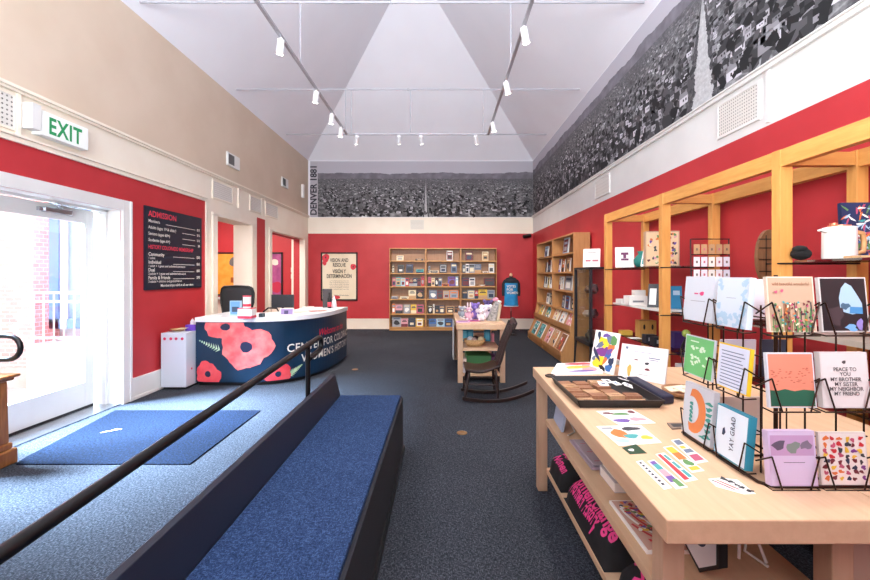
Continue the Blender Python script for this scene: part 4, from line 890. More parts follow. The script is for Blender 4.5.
for k, (px, py, w_, d_, c_, lab) in enumerate(((463, 322, .2, .16, 'd0a8cc', 'lilac flat booklet at the front of the middle display table'), (474, 321, .16, .14, 'c05a88', 'magenta flat booklet on the middle display table'), (468, 318.5, .2, .12, 'e8dce4', 'pale flat booklet behind the lilac one'))):
    p = onz(px, py, .82); m = MB(); m.box(-w_/2, w_/2, -d_/2, d_/2, .0005, .012, M(c_, .6)); m.box(-w_/3, w_/3, -d_/3, d_/3, .012, .0125, M('8a4a90', .6, key='booklet_ink')); label(m.build('booklet', local=True, loc=p, rot=(0, 0, .2*k)), lab, 'booklet')
e = E('wicker_basket', (.47, 5.95, .475), 'woven basket of yarn balls on the middle table shelf', 'basket')
m = MB(); m.lathe([(.10, 0), (.14, .04), (.165, .10), (.155, .10), (.13, .045), (.02, .01)], (.47, 5.95, .476), noisy('wicker', 'b08858', 'd2ae7c', 60, .8, .5), sy=.8); m.build('bowl', e)
for dx, dy, c_, r, lab in ((-.06, 0, 'd8dce0', .05, 'white'), (.02, .02, '2e2224', .055, 'dark brown'), (.09, -.02, 'd8c49c', .05, 'cream'), (-.01, -.05, 'b89a90', .04, 'dusty pink')):
    m = MB(); m.ball((.47+dx, 5.95+dy, .476+.09), r, M(c_, .95, key='yarn_'+c_)); label(m.build('yarn_ball'), '%s yarn ball in the woven basket' % lab, 'yarn', 'yarn balls in the basket')
for x, c_, lab in ((.30+.05, '2080a0', 'left'), (.44, '2488a8', 'middle'), (.70, '2484a4', 'right')):
    m = MB(); m.box(x-.045, x+.045, 6.35, 6.42, .476, .66, M(c_, .5)); m.box(x-.03, x+.03, 6.349, 6.35, .50, .64, M('5ab0c8', .5, key='teal_pale')); label(m.build('teal_package', bevel=.004), 'teal package on the middle table shelf, %s of three' % lab, 'package', 'teal packages on the shelf')
m = MB(); m.box(.76, .80, 6.3, 6.4, .476, .60, M('d08090', .5, key='pink_pack')); label(m.build('pink_package'), 'small pink package beside the teal packages', 'package')
m = MB(); m.box(.36, .72, 6.0, 6.5, .121, .32, M('3c7a48', .6, key='green_crate')); label(m.build('green_box', bevel=.008), 'green box on the lowest shelf of the middle table', 'box')
m = MB(); m.box(.725, .80, 6.0, 6.3, .121, .3, M('5a3460', .6, key='plum')); label(m.build('plum_box', bevel=.006), 'plum box beside the green box under the middle table', 'box')
for k, z in enumerate((.121, .19, .26)):
    m = MB(); m.box(.295, .345, 5.8, 5.95, z, z+.06, M(('c8ccd4', '9aa4b4', 'd0c4b8')[k], .5)); label(m.build('small_pack', bevel=.006), ('bottom', 'middle', 'topmost')[k]+' small pale pack stacked at the left of the lowest shelf', 'package')

# ---------------- rocking chair ----------------
e = E('rocking_chair', (.55, 5.02, 0), 'dark brown wooden rocking chair beside the middle display table', 'chair')
def rock(y, nm='rocker'):
    pts = []
    for k in range(15):
        q = k/14; x = .24+.84*q; z = .018+.10*((x-.58)/.45)**2*(1 if x > .58 else .6); pts.append((x, y, z))
    m = MB(); n = len(pts); vs = []
    for x, yy, z in pts: vs += [(x, yy-.016, z-.018), (x, yy+.016, z-.018), (x, yy+.016, z+.018), (x, yy-.016, z+.018)]
    fs = [(i*4+a_, i*4+(a_+1) % 4, i*4+4+(a_+1) % 4, i*4+4+a_)[::-1] for i in range(n-1) for a_ in range(4)]+[(0, 1, 2, 3), (n*4-1, n*4-2, n*4-3, n*4-4)]
    m.add(vs, fs, DKWOOD); m.build(nm, e, bevel=.004)
rock(4.83); rock(5.21)
def turned(p0, p1, r, nm):
    p0, p1 = Vector(p0), Vector(p1); N = 12; pts = [p0.lerp(p1, k/N) for k in range(N+1)]; rr = [r*(.62+.38*math.sin(math.pi*k/N)**.8+(.25 if k in (3, 9) else 0)) for k in range(N+1)]
    m = MB(); m.tube(pts, rr, DKWOOD, n=10); m.build(nm, e)
for y0_, y1_ in ((4.83, 4.88), (5.21, 5.16)):
    turned((.27, y0_, .06), (.33, y1_, .38), .019, 'leg'); turned((.66, y0_, .05), (.64, y1_, .37), .019, 'leg')
turned((.285, 4.84, .17), (.285, 5.20, .17), .012, 'stretcher'); turned((.65, 4.84, .18), (.65, 5.20, .18), .012, 'stretcher')
turned((.29, 4.85, .21), (.65, 4.85, .20), .011, 'stretcher'); turned((.29, 5.19, .21), (.65, 5.19, .20), .011, 'stretcher')
m = MB(); n = 10; top = []; bot = []
for i in range(n+1):
    q = i/n; x = .27+.42*q; z = .405-.035*math.sin(math.pi*min(1, q*1.1))+(.03*q*q); 
    for y in (4.80+.03*q, 5.24-.03*q): top.append((x, y, z)); bot.append((x, y, z-.032))
vs = top+bot; N2 = len(top); fs = []
for i in range(n):
    a_, b_ = i*2, i*2+2; fs += [(a_, b_, b_+1, a_+1), (N2+a_, N2+a_+1, N2+b_+1, N2+b_), (a_, N2+a_, N2+b_, b_), (a_+1, b_+1, N2+b_+1, N2+a_+1)]
fs += [(0, 1, N2+1, N2), (2*n, N2+2*n, N2+2*n+1, 2*n+1)]
m.add(vs, fs, DKWOOD, False); m.build('seat', e, bevel=.01)
for y in (4.85, 5.19):
    m = MB(); m.tube([(.66, y, .40), (.70, y, .50), (.755, y, .70), (.85, y, .93)], [.018, .017, .016, .014], DKWOOD, n=10); m.build('back_post', e)
for k in range(5):
    y = 4.91+k*.055; m = MB(); m.tube([(.665, y, .40), (.70, y, .50), (.76, y, .70), (.84, y, .90)], .009, DKWOOD, n=8); m.build('spindle', e)
m = MB()
prof = []
for k in range(13): q = k/12; prof.append((4.81+.42*q, .045*math.sin(math.pi*q)))
m.prism([(.83, y, .86) for y, h in prof[:1]]+[(.865, y, .94+h) for y, h in prof]+[(.83, prof[-1][0], .86)], (.022, 0, -.008), DKWOOD); m.build('crest_rail', e, bevel=.006)

# ---------------- black glass cabinet by the bookcase ----------------
e = E('glass_cabinet', (2.38, 6.5, 0), 'black framed glass display cabinet on tapered legs beside the right wall bookcase', 'cabinet')
BF = M('23262c', .45, key='cabinet_black'); gx0, gx1, gy0, gy1, gz0, gz1 = 2.24, 2.49, 6.19, 6.88, .42, 1.62
for x, y, sx_, sy_ in ((gx0, gy0, -1, -1), (gx1, gy0, 1, -1), (gx0, gy1, -1, 1), (gx1, gy1, 1, 1)):
    m = MB(); m.box(x-.02, x+.02, y-.02, y+.02, gz0, gz1, BF); m.build('corner_post', e)
    m = MB(); m.cyl((x, y, gz0), (x+(-.02 if sx_ < 0 else 0), y+sy_*.02, 0), .024, BF, r1=.014, n=4, smooth=False); m.build('leg', e)
m = MB(); m.box(gx0-.02, gx1+.02, gy0-.02, gy1+.02, gz1-.03, gz1, BF); m.build('top_panel', e)
m = MB(); m.box(gx0-.02, gx1+.02, gy0-.02, gy1+.02, gz0, gz0+.05, BF); m.build('base_panel', e)
for z in (.82, 1.2):
    m = MB(); m.box(gx0, gx1, gy0, gy1, z, z+.008, GLASS); m.build('glass_shelf', e)
for q in ((gx0-.003, gx0+.001, gy0+.02, gy1-.02), (gx0+.02, gx1-.02, gy0-.003, gy0+.001)):
    m = MB(); m.box(*q, gz0+.05, gz1-.03, GLASS); m.build('glass_panel', e)
for (x, y, z, w_, h_, c_, lab) in ((2.36, 6.40, .83, .08, .14, '1f1a1c', 'black lidded jar on the lower glass shelf of the black cabinet'), (2.36, 6.62, 1.209, .07, .12, '6a4a36', 'brown ceramic pot on the upper glass shelf of the black cabinet'), (2.38, 6.4, 1.209, .06, .15, '141416', 'black vase on the upper glass shelf of the black cabinet'), (2.36, 6.65, .83, .09, .1, 'a08870', 'tan bowl on the lower glass shelf of the black cabinet'), (2.36, 6.5, .471, .1, .16, '5c5240', 'olive pot at the bottom of the black cabinet')):
    m = MB(); m.lathe([(w_*.5, 0), (w_*.9, h_*.3), (w_*.95, h_*.55), (w_*.55, h_*.85), (w_*.6, h_)], (x, y, z), M(c_, .4)); label(m.build('ceramic_pot'), lab, 'pot')
p = Vector((2.30, 6.33, 1.62)); small_box('sign_card', p, .25, .012, .29, PAPER, 'white printed card standing on top of the black glass cabinet', 'sign', [(GREY, .25, .75, .78, .81), (M('b86878', .6, key='card_rose'), .15, .45, .3, .4), (M('b86878', .6, key='card_rose'), .55, .9, .3, .4), (GREY, .25, .75, .68, .70)], rz=-.5, lean=.2, deco_lift=.001)

# ---------------- pine shelving unit on the right ----------------
e = E('pine_shelving', (2.2, 3.1, 0), 'tall open pine timber shelving frame with glass shelves along the right wall', 'shelving')
PX0, PX1, PT = 1.98, 2.055, 2.235; BX0, BX1 = 2.43, 2.50; PYS = [5.02, 3.755, 2.47, 1.2]
for y in PYS:
    m = MB(); m.box(PX0, PX1, y-.062, y, 0, PT+.0, PINE); m.build('post', e, bevel=.002)
    m = MB(); m.box(BX0, BX1, y-.062, y, 0, PT, PINE); m.build('post', e, bevel=.002)
    m = MB(); m.box(PX1, BX0, y-.055, y-.005, PT-.09, PT-.01, PINEX); m.build('cross_beam', e, bevel=.002)
for i in range(3):
    m = MB(); m.box(PX0+.005, PX0+.055, PYS[i+1], PYS[i]-.062, PT-.10, PT-.0, PINEH); m.build('top_beam', e, bevel=.002)
    m = MB(); m.box(BX0+.01, BX1-.005, PYS[i+1], PYS[i]-.062, PT-.10, PT-.0, PINEH); m.build('top_beam', e, bevel=.002)
SG = glassm('dark_shelf_glass', (.45, .50, .50), .7)
WSH = M('dcdcd6', .4, key='white_shelf')
def gshelf(y0, y1, z, mt, x0=2.06, x1=2.428, t=.012):
    m = MB(); m.box(x0, x1, y0, y1, z-t, z, mt); m.build('shelf', e, bevel=0)
gshelf(3.76, 4.955, 1.585, SG); gshelf(3.76, 4.955, 1.17, WSH, t=.02); gshelf(3.76, 4.955, .81, SG); gshelf(3.76, 4.955, .42, PINEH, t=.03)
gshelf(2.475, 3.69, 1.17, SG); gshelf(2.475, 3.69, .81, SG); gshelf(2.475, 3.69, .42, PINEH, t=.03)
gshelf(1.2, 2.405, 1.585, SG); gshelf(1.2, 2.405, 1.17, M('9a948c', .5, key='grey_shelf'), t=.03); gshelf(1.2, 2.405, .81, SG); gshelf(1.2, 2.405, .42, PINEH, t=.03)
m = MB(); m.box(PX0+.0, BX1, 1.2, 4.95, .07, .10, PINEH); m.build('base_board', e)
for y in (4.95, 3.76, 3.69, 2.48, 2.40):
    for z in (1.57, 1.14, .79):
        m = MB(); m.cyl((1.90+.06, y-(.0 if y in (4.95, 3.69, 2.40) else 0), z-.003), (2.44, y, z-.003), .005, BLACK, n=6)
        m.build('shelf_bracket', e)
def X_(px, Y): return (px-442)/F*Y
small_box('art_card', (2.10, 4.72, 1.586), .20, .012, .235, PAPER, 'white card with small plum emblem on the top glass shelf', 'card', [(M('6a2c58', .6, key='plum_ink'), .3, .7, .62, .74), (M('6a2c58', .6, key='plum_ink'), .42, .58, .45, .64), (M('6a2c58', .6, key='plum_ink'), .3, .7, .34, .44)], rz=-.25, lean=.12)
FLW = M('e9c9a0', .6, key='floral_base'); m = MB(); m.box(-.16, .16, -.035, .035, 0, .36, MAPLEZ); m.add([(-.15, -.0355, .01), (.15, -.0355, .01), (.15, -.0355, .35), (-.15, -.0355, .35)], [(0, 1, 2, 3)], FLW); rnd = random.Random(3)
for k in range(60): m.add(blob(rnd.uniform(-.13, .13), rnd.uniform(.03, .33), .014, .014, -.036-.00005*k, 8, .3, k), [tuple(range(8))], pm(rnd.choice(['maroon', 'navy', 'orange', 'violet', 'green', 'dark grey', 'pink', 'cream'])))
label(m.build('floral_canvas', local=True, loc=(2.24, 4.20, 1.586), rot=(0, 0, -.2)), 'wooden block canvas with dense floral pattern on the top glass shelf', 'canvas')
m = MB(); m.lathe([(.05, 0), (.075, .03), (.078, .08), (.05, .12), (.03, .14), (.045, .17)], (2.15, 4.43, 1.586), M('0f6e66', .6, key='teal_cloth')); label(m.build('teal_pouch'), 'teal gathered pouch on the top glass shelf beside the floral canvas', 'pouch')
small_box('leaning_booklet', (2.13, 4.30, 1.586), .10, .02, .22, PAPER, 'white booklet leaning in front of the floral canvas', 'booklet', [(pm('teal'), .1, .9, .1, .4)], rz=-.9, lean=.35)
for k, (x, y, w_, h_, c_, lab) in enumerate(((2.12, 4.78, .14, .05, 'e8e6e2', 'flat white box near the far end of the white shelf'), (2.14, 4.55, .20, .10, 'ece9e4', 'wide white box of cards on the white shelf'), (2.20, 4.50, .12, .085, 'e2ded8', ''))):
    if k == 2: small_box('card_box', (2.2, 4.6, 1.27+.001), .12, .08, .06, M(c_, .5), 'small white box stacked on the wide white box', 'box')
    else: small_box('card_box', (x, y, 1.171), w_, .14, h_, M(c_, .5), lab, 'box', [(GREY, .2, .8, .3, .5)])
small_box('book', (2.16, 4.15, 1.171), .16, .02, .24, pm('dark grey'), 'dark and white book leaning on the white shelf', 'book', [(pm('white'), .1, .5, .1, .8)], rz=-.7, lean=.25)
small_box('book', (2.27, 3.98, 1.171), .10, .03, .22, M('1f7fae', .5), 'bright blue book standing on the white shelf behind the post', 'book', [(pm('pale blue'), .2, .8, .6, .8)], rz=-.2, lean=.1)
WB = wood('carved_box_wood', 'c89a58', 'a87838'); e2 = E('wooden_box', (2.26, 4.55, .811), 'tall light wooden box with oval cutouts on the lower glass shelf', 'box')
m = MB(); m.box(2.17, 2.35, 4.5, 4.62, .811, 1.0, WB); m.build('body', e2, bevel=.004)
m = MB()
for x in (2.215, 2.305): m.add(blob(x, .93, .012, .03, 4.499, 12, 0), [tuple(range(12))], BLACK)
m.build('cutout', e2)
for x, y, w_, d_, h_, c_, lab in ((2.12, 4.75, .12, .1, .05, 'c8a040', 'small yellow box on the lower glass shelf'), (2.11, 4.18, .11, .09, .085, '22242c', 'black box with pale label on the lower glass shelf, left one'), (2.11, 4.02, .11, .09, .085, '1c1e26', 'black box with pale label on the lower glass shelf, right one'), (2.24, 3.92, .1, .1, .15, '3c2c6a', 'dark violet box behind the black boxes')):
    small_box('gift_box', (x, y, .811), w_, d_, h_, M(c_, .5), lab, 'box', [(pm('grey'), .2, .8, .3, .7)] if 'label' in lab else ())
m = MB(); p = Vector((2.1, 4.48, .811)); m.box(-.06, .06, -.04, .04, .0005, .004, PAPER); label(m.build('price_card', local=True, loc=p), 'white flat card lying on the lower glass shelf', 'card')
e2 = E('ball_stand', (2.15, 3.64, .811), 'green ball on a dark twig stand on the lower shelf', 'ornament')
m = MB(); m.ball((2.15, 3.62, .985), .035, noisy('moss_green', '7a8a3a', 'a8b85a', 40, .9)); m.build('ball', e2)
m = MB()
for k in range(5): a = k*1.25; m.tube([(2.15+.045*math.cos(a), 3.62+.045*math.sin(a), .812), (2.15+.03*math.cos(a+.5), 3.62+.03*math.sin(a+.5), .89), (2.15, 3.62, .95)], .008, BLACK, n=6)
m.build('twig_stand', e2)
for k in range(4):
    small_box('white_carton', (2.14, 3.60, .421+k*.075), .13, .12, .07, M(('dedee0', 'c8c8cc', 'd8d8da', 'b8b8be')[k], .5), ('bottom', 'second from bottom', 'third from bottom', 'topmost')[k]+' small pale carton stacked on the wooden lower shelf', 'carton', [(GREY, .15, .85, .35, .6)], group='cartons stacked on the lower shelf')
# jewellery card rack
e2 = E('jewellery_rack', (2.2, 3.42, 1.171), 'wire tiered rack behind the greeting cards holding small jewellery cards', 'rack')
m = MB(); xs0, xs1 = 2.08, 2.40
for x in (xs0, xs1): m.tube([(x, 3.42, 1.172), (x, 3.44, 1.80)], .005, BLACK, n=6)
for k in range(5): z = 1.28+.13*k; m.tube([(xs0, 3.43, z), (xs1, 3.43, z)], .004, BLACK, n=6)
m.tube([(xs0, 3.42, 1.176), (xs1, 3.42, 1.176)], .005, BLACK); m.tube([(xs0, 3.25, 1.176), (xs0, 3.45, 1.176)], .005, BLACK); m.tube([(xs1, 3.25, 1.176), (xs1, 3.45, 1.176)], .005, BLACK); m.build('wire_frame', e2)
for r_ in range(4):
    for k in range(5):
        z = 1.36+r_*.105; cc = 'b8926a' if r_ == 3 else ('e4e0e2', 'dcdce6', 'e8e4dc')[k % 3]; lab2 = ['lowest', 'second lowest', 'second highest', 'highest'][r_]
        small_box('jewellery_card', (xs0+.035+k*.062, 3.42-.008, z), .05, .004, .08, M(cc, .6), 'small %s jewellery card, %s from left on the %s rack row' % ('brown' if r_ == 3 else 'pale', ORD[k], lab2), 'card', [(M('c06a7a', .5, key='bead_rose') if k % 2 else M('6a5a50', .5, key='bead_brown'), .35, .65, .35, .6)], group='jewellery cards on the wire rack')
        # each row hangs from its own wire
# woven oval
e2 = E('wooden_oval', (2.235, 2.80, 1.171), 'tall dark wooden oval ornament with carved segments behind the card rack', 'ornament')
m = MB(); pts = blob(0, .45, .085, .19, 0, 24, 0); m.prism(pts, (0, .03, 0), wood('driftwood', '8a6444', '6a4830')); 
for z in (.35, .43, .51, .57): m.box(-.075, .075, -.002, 0, z, z+.006, BLACK)
for x in (-.03, .025): m.box(x, x+.005, -.002, 0, .30, .60, BLACK)
m.build('oval', e2, local=True, loc=(0, 0, 0)); m = MB(); m.box(-.012, .012, .005, .025, 0, .28, DKWOOD); m.box(-.06, .06, -.03, .06, 0, .02, DKWOOD); m.build('stand', e2, local=True)
for k, (x, y, z, lab) in enumerate(((2.12, 3.08, 1.171, 'black knitted cap on the shelf beside the wooden oval'), (2.07, 2.37, 1.586, 'black folded cap on the dark glass shelf beside the white carafe'))):
    m = MB(); m.ball((x, y, z+.036), (.05, .05, .036), M('0a0a0c', .95, key='black_knit')); m.ball((x-.015, y-.01, z+.062), (.036, .036, .022), M('0c0e10', .95, key='black_knit2')); label(m.build('knit_cap'), lab, 'cap')
# carafe
e2 = E('carafe', (2.13, 2.23, 1.586), 'white ribbed carafe with wooden handle on the dark glass shelf', 'carafe'); cz = 1.587; ca, cb_ = 2.155, 2.23
CWH = M('e4e2e0', .35, key='carafe_white')
m = MB(); m.lathe([(.070, 0), (.073, .006), (.072, .10), (.071, .165), (.068, .172), (.0, .174)], (ca, cb_, cz), CWH, n=40); m.prism([(ca-.058, cb_-.015, cz+.14), (ca-.105, cb_-.01, cz+.152), (ca-.105, cb_-.01, cz+.160), (ca-.058, cb_-.015, cz+.172)], (0, .025, 0), CWH); m.build('body', e2)
m = MB(); m.cyl((ca, cb_, cz+.174), (ca, cb_, cz+.182), .05, M('c87a5c', .35, .5, key='copper_lid')); m.cyl((ca-.03, cb_, cz+.182), (ca-.03, cb_, cz+.194), .018, M('c87a5c', .35, .5, key='copper_lid')); m.build('lid', e2)
m = MB(); m.tube([(ca+.066, cb_, cz+.15), (ca+.125, cb_, cz+.14), (ca+.135, cb_, cz+.09), (ca+.13, cb_, cz+.04), (ca+.066, cb_, cz+.025)], .013, wood('handle_wood', 'd8a874', 'c08e5a')); m.build('handle', e2)
m = MB(); m.prism([(2.07, 2.03, 1.5865), (2.36, 2.01, 1.5865), (2.36, 2.12, 1.5865), (2.07, 2.12, 1.5865)], (0, 0, .011), wood('trivet_wood', 'd4b088', 'b88e64')); label(m.build('wooden_trivet'), 'flat wooden trivet lying in front of the white carafe', 'trivet')
m = MB(); w_, h_ = .20, .33; m.box(-w_/2, w_/2, -.012, .012, 0, h_, M('1c2e56', .6, key='floral_navy')); rnd = random.Random(9)
for k in range(90): m.add(blob(rnd.uniform(-.085, .085), rnd.uniform(.015, .315), .024, .006, -.0125-.00003*k, 8, .3, k, rnd.uniform(0, 3)), [tuple(range(8))], pm(rnd.choice(['pale blue', 'rose', 'green', 'teal', 'white', 'blue', 'orange'])))
label(m.build('floral_notebook', local=True, loc=(2.40, 2.36, 1.587), rot=(-.05, 0, -.05)), 'navy floral patterned notebook standing behind the white carafe', 'notebook')
# ---------------- foreground maple display tables ----------------
TT = .84
MZ2 = MAPLEZ
table('display_table', .606, 1.268, 1.107, 2.95, TT, .067, .064, 'long maple display table in the foreground with two lower shelves', [(.645, 1.20, MZ2), (1.14, 1.20, MZ2), (.668, 2.85, MZ2), (1.17, 2.85, MZ2)],
      [(.690, 1.208, 1.27, 2.86, .50, .035, .03), (.725, 1.20, 1.30, 2.86, .16, .035, .0)], shear=.045, matx=MAPLE)
table('display_table', 1.320, 1.88, 1.107, 2.95, TT, .067, .064, 'second maple display table at the right edge, pushed against the first', [(1.345, 1.20, MZ2), (1.80, 1.20, MZ2), (1.345, 2.80, MZ2), (1.80, 2.80, MZ2)], [], matx=MAPLE)
m = MB(); m.box(1.216, 1.30, 1.235, 1.30, 0, TT-.068, M('b09684', .6, key='brown_panel')); label(m.build('upright_panel', bevel=.003), 'plain brownish upright panel between the two maple tables', 'panel')
m = MB(); m.box(1.273, 1.3185, 1.107, 2.95, TT-.067, TT-.0005, MAPLE); label(m.build('table_filler_strip'), 'narrow maple strip closing the gap between the two tables', 'board')
def flat(nm, pxs, base, lab, cat, deco=(), z=TT, th=.0012, group=None, lift=.0005):
    P = [onz(x, y, z) for x, y in pxs]; m = MB(); m.prism([p+Vector((0, 0, lift)) for p in P], (0, 0, th), base)
    def bl_(u, v): return P[0]*(1-u)*(1-v)+P[1]*u*(1-v)+P[2]*u*v+P[3]*(1-u)*v
    for i, (mt, pts) in enumerate(deco): m.add([bl_(u, v)+Vector((0, 0, lift+th+.0002+.00006*i)) for u, v in pts], [tuple(range(len(pts)))], mt)
    # keep faces up
    return label(m.build(nm), lab, cat, group)
def C(u, v, r, r2=None, n=12, seed=0, wob=.18): return [(p[0], p[2]) for p in blob(u, v, r, r2 or r, 0, n, wob, seed)]
def R4(u0, u1, v0, v1): return [(u0, v0), (u1, v0), (u1, v1), (u0, v1)]
flat('sticker_sheet', [(596, 411.5), (632, 409.5), (656, 423.5), (619, 425)], PAPER, 'white sticker sheet with plum and green flowers beside the black tray', 'sticker sheet', [(pm('green'), C(.5, .3, .22, .1, seed=1)), (pm('maroon'), C(.2, .2, .14, .08, seed=2)), (pm('violet'), C(.25, .75, .2, .14, seed=3)), (pm('pink'), C(.7, .7, .2, .14, seed=4)), (pm('maroon'), C(.85, .2, .1, .1, seed=5))])
flat('sticker_sheet', [(596, 426.5), (641, 425.5), (662, 443), (619, 446)], PAPER, 'larger white sticker sheet with pastel pictures nearer the front', 'sticker sheet', [(M('bfe0d8', .6, key='mint_print'), R4(.45, .95, .45, .9)), (pm('orange'), C(.32, .45, .2, .22, seed=6)), (pm('teal'), C(.5, .6, .15, .12, seed=16)), (pm('dark grey'), C(.68, .2, .2, .12, seed=7)), (pm('yellow'), C(.8, .7, .12, .12, seed=8)), (pm('grey'), R4(.05, .3, .08, .2)), (pm('pale blue'), C(.2, .8, .15, .1, seed=18))])
flat('sticker', [(622, 448), (636, 444.5), (647, 453.5), (630, 454.5)], M('27442e', .6, key='dark_green_sticker'), 'small dark green oval sticker near the left table edge', 'sticker', [(pm('white'), C(.35, .5, .16, .18, seed=3))])
def strip(px, col, lab, deco): flat('sticker_strip', px, PAPER, lab, 'sticker', deco)
strip([(636, 462), (642, 460.5), (672, 488), (664, 490)], None, 'white sticker strip with dark script lettering, nearest the table edge', [(pm('dark grey'), R4(.25, .6, .05+.11*k, .12+.11*k)) for k in range(8)])
strip([(647.5, 461.5), (654, 460), (688, 487.5), (676, 489.5)], None, 'sticker strip with violet, teal and green blocks', [(pm('violet'), R4(.12, .85, .04, .16)), (pm('teal'), R4(.12, .85, .16, .36)), (pm('pink'), R4(.12, .85, .36, .6)), (pm('violet'), R4(.12, .85, .6, .8)), (pm('green'), R4(.4, .9, .72, .96))])
strip([(655.5, 454.5), (664, 453), (698, 480), (685, 482.5)], None, 'sticker strip with red band and pale blue lettering', [(pm('red'), R4(.1, .5, .03, .95)), (pm('teal'), R4(.58, .9, .08, .9)), (pm('white'), R4(.62, .84, .3, .36)), (pm('white'), R4(.62, .84, .6, .66))])
strip([(663, 447.5), (672, 446), (704.5, 471), (692, 473)], None, 'sticker strip with orange and yellow blocks and green leaf', [(pm('yellow'), R4(.12, .88, .04, .4)), (pm('orange'), R4(.12, .88, .28, .55)), (pm('green'), C(.55, .68, .35, .12, seed=2)), (pm('yellow'), R4(.12, .88, .82, .95))])
strip([(671, 440.5), (679, 439), (708.5, 462), (696, 464)], None, 'sticker strip with grey and rose lettering, farthest from the edge', [(pm('slate'), R4(.12, .88, .04, .25)), (pm('yellow'), R4(.12, .6, .3, .42)), (pm('slate'), R4(.12, .88, .45, .6)), (pm('rose'), R4(.12, .88, .68, .92))])
P = [onz(x, y, TT) for x, y in ((708, 479), (733, 476.5), (756, 494), (725, 495))]; m = MB()
def bq(u, v, k): return P[0]*(1-u)*(1-v)+P[1]*u*(1-v)+P[2]*u*v+P[3]*(1-u)*v+Vector((0, 0, .0006+k*.0003))
m.add([bq(u, v, 0) for u, v in ((0, 0), (.5, 0), (1, .2), (1, 1), (.6, 1), (0, .5))]+[bq(u, v, -1) for u, v in ((0, 0), (.5, 0), (1, .2), (1, 1), (.6, 1), (0, .5))], [(0, 1, 2, 3, 4, 5), tuple(range(11, 5, -1))], PAPER)
for u0, v0, c_ in ((.05, .1, 'black'), (.12, .2, 'rose'), (.2, .1, 'orange'), (.28, .2, 'rose')): m.add([bq(u0+.0, v0, 2), bq(u0+.07, v0, 2), bq(u0+.40, v0+.55, 2), bq(u0+.33, v0+.55, 2)], [(0, 1, 2, 3)], pm(c_))
for k, (u, v, r) in enumerate(((.55, .1, .12), (.68, .3, .1), (.74, .5, .08), (.8, .65, .09), (.92, .85, .1))): m.add([bq(a_, b_, 3) for a_, b_ in C(u, v, r, r, 9, k, .4)], [tuple(range(9))], pm('black'))
label(m.build('sticker'), 'large cut out sticker with black flower stem and coloured stripes at the front', 'sticker')
flat('notepad_stack', [(551, 376), (557, 366), (598, 364), (603, 374)], PAPER, 'stack of pads with yellow and red blooms at the far left corner', 'notepad', [(pm('pink'), R4(.1, .9, .6, .9)), (pm('yellow'), C(.5, .5, .14, .3, seed=3)), (pm('red'), C(.85, .5, .12, .3, seed=5)), (pm('violet'), C(.1, .6, .08, .3, seed=7))], th=.018)
flat('paper_sheet', [(556, 380), (566, 378), (597, 377), (603, 380)], M('d8c4b0', .6), 'thin tan paper sheets behind the black tray', 'paper')
flat('sticker', [(667, 424), (688, 424), (700, 428), (672, 430)], M('8c7a6c', .6), 'flat brown grey card pack beside the sticker sheets', 'card pack', [(pm('dark grey'), R4(.1, .6, .2, .8))], th=.006)
# black tray with wooden tags
e = E('tray', (.90, 2.25, TT), 'black rectangular tray of small wooden tags on the maple table', 'tray')
TB = M('151417', .5, key='tray_black'); tx0, tx1, ty0, ty1, tz = .665, 1.10, 2.02, 2.52, TT+.0005
m = MB(); m.box(tx0+.02, tx1-.02, ty0+.02, ty1-.02, tz, tz+.008, TB); m.build('base', e)
for q in (((tx0+.02, ty0+.02), (tx1-.02, ty0+.02), (tx1, ty0), (tx0, ty0)), ((tx1-.02, ty0+.02), (tx1-.02, ty1-.02), (tx1, ty1), (tx1, ty0)), ((tx1-.02, ty1-.02), (tx0+.02, ty1-.02), (tx0, ty1), (tx1, ty1)), ((tx0+.02, ty1-.02), (tx0+.02, ty0+.02), (tx0, ty0), (tx0, ty1))):
    (a_, b_, c_, d_) = q; n = Vector((b_[1]-a_[1], -(b_[0]-a_[0]), 0)).normalized()*.008; m = MB()
    m.add([(a_[0], a_[1], tz), (b_[0], b_[1], tz), (c_[0], c_[1], tz+.042), (d_[0], d_[1], tz+.042)]+[(p[0]-n.x, p[1]-n.y, z) for p, z in ((a_, tz), (b_, tz), (c_, tz+.042), (d_, tz+.042))],
          [(0, 1, 2, 3), (7, 6, 5, 4), (3, 2, 6, 7), (0, 4, 5, 1), (0, 3, 7, 4), (1, 5, 6, 2)], TB); m.build('rim', e)
TAG = wood('tag_wood', 'a8785a', '86583f'); TAGL = wood('tag_wood_light', 'c8a27c', 'aa8260')
for r_ in range(5):
    for c_ in range(4 if r_ < 2 else 3):
        rnd = random.Random(r_*9+c_); x = .73+c_*.092+rnd.uniform(-.006, .006); y = 2.08+r_*.09; m = MB()
        for k in range(2+rnd.randrange(2)): m.box(-.04+rnd.uniform(-.004, .004), .038, -.032, .032, .007*k+.0003, .007*k+.0065, TAG if (r_+c_) % 3 else TAGL)
        m.add([(-.02, -.008, .0205), (.02, -.008, .0205), (.02, .004, .0205), (-.02, .004, .0205)], [(0, 1, 2, 3)], pm('brown')) if k > 1 else None
        label(m.build('wooden_tag', local=True, loc=(x, y, tz+.0085), rot=(0, 0, rnd.uniform(-.15, .15))), 'small %s wooden tag stack, %s from left, %s row from the front of the tray' % ('brown' if (r_+c_) % 3 else 'pale', ORD[c_], ORD[r_]), 'tag', 'wooden tags in the black tray')
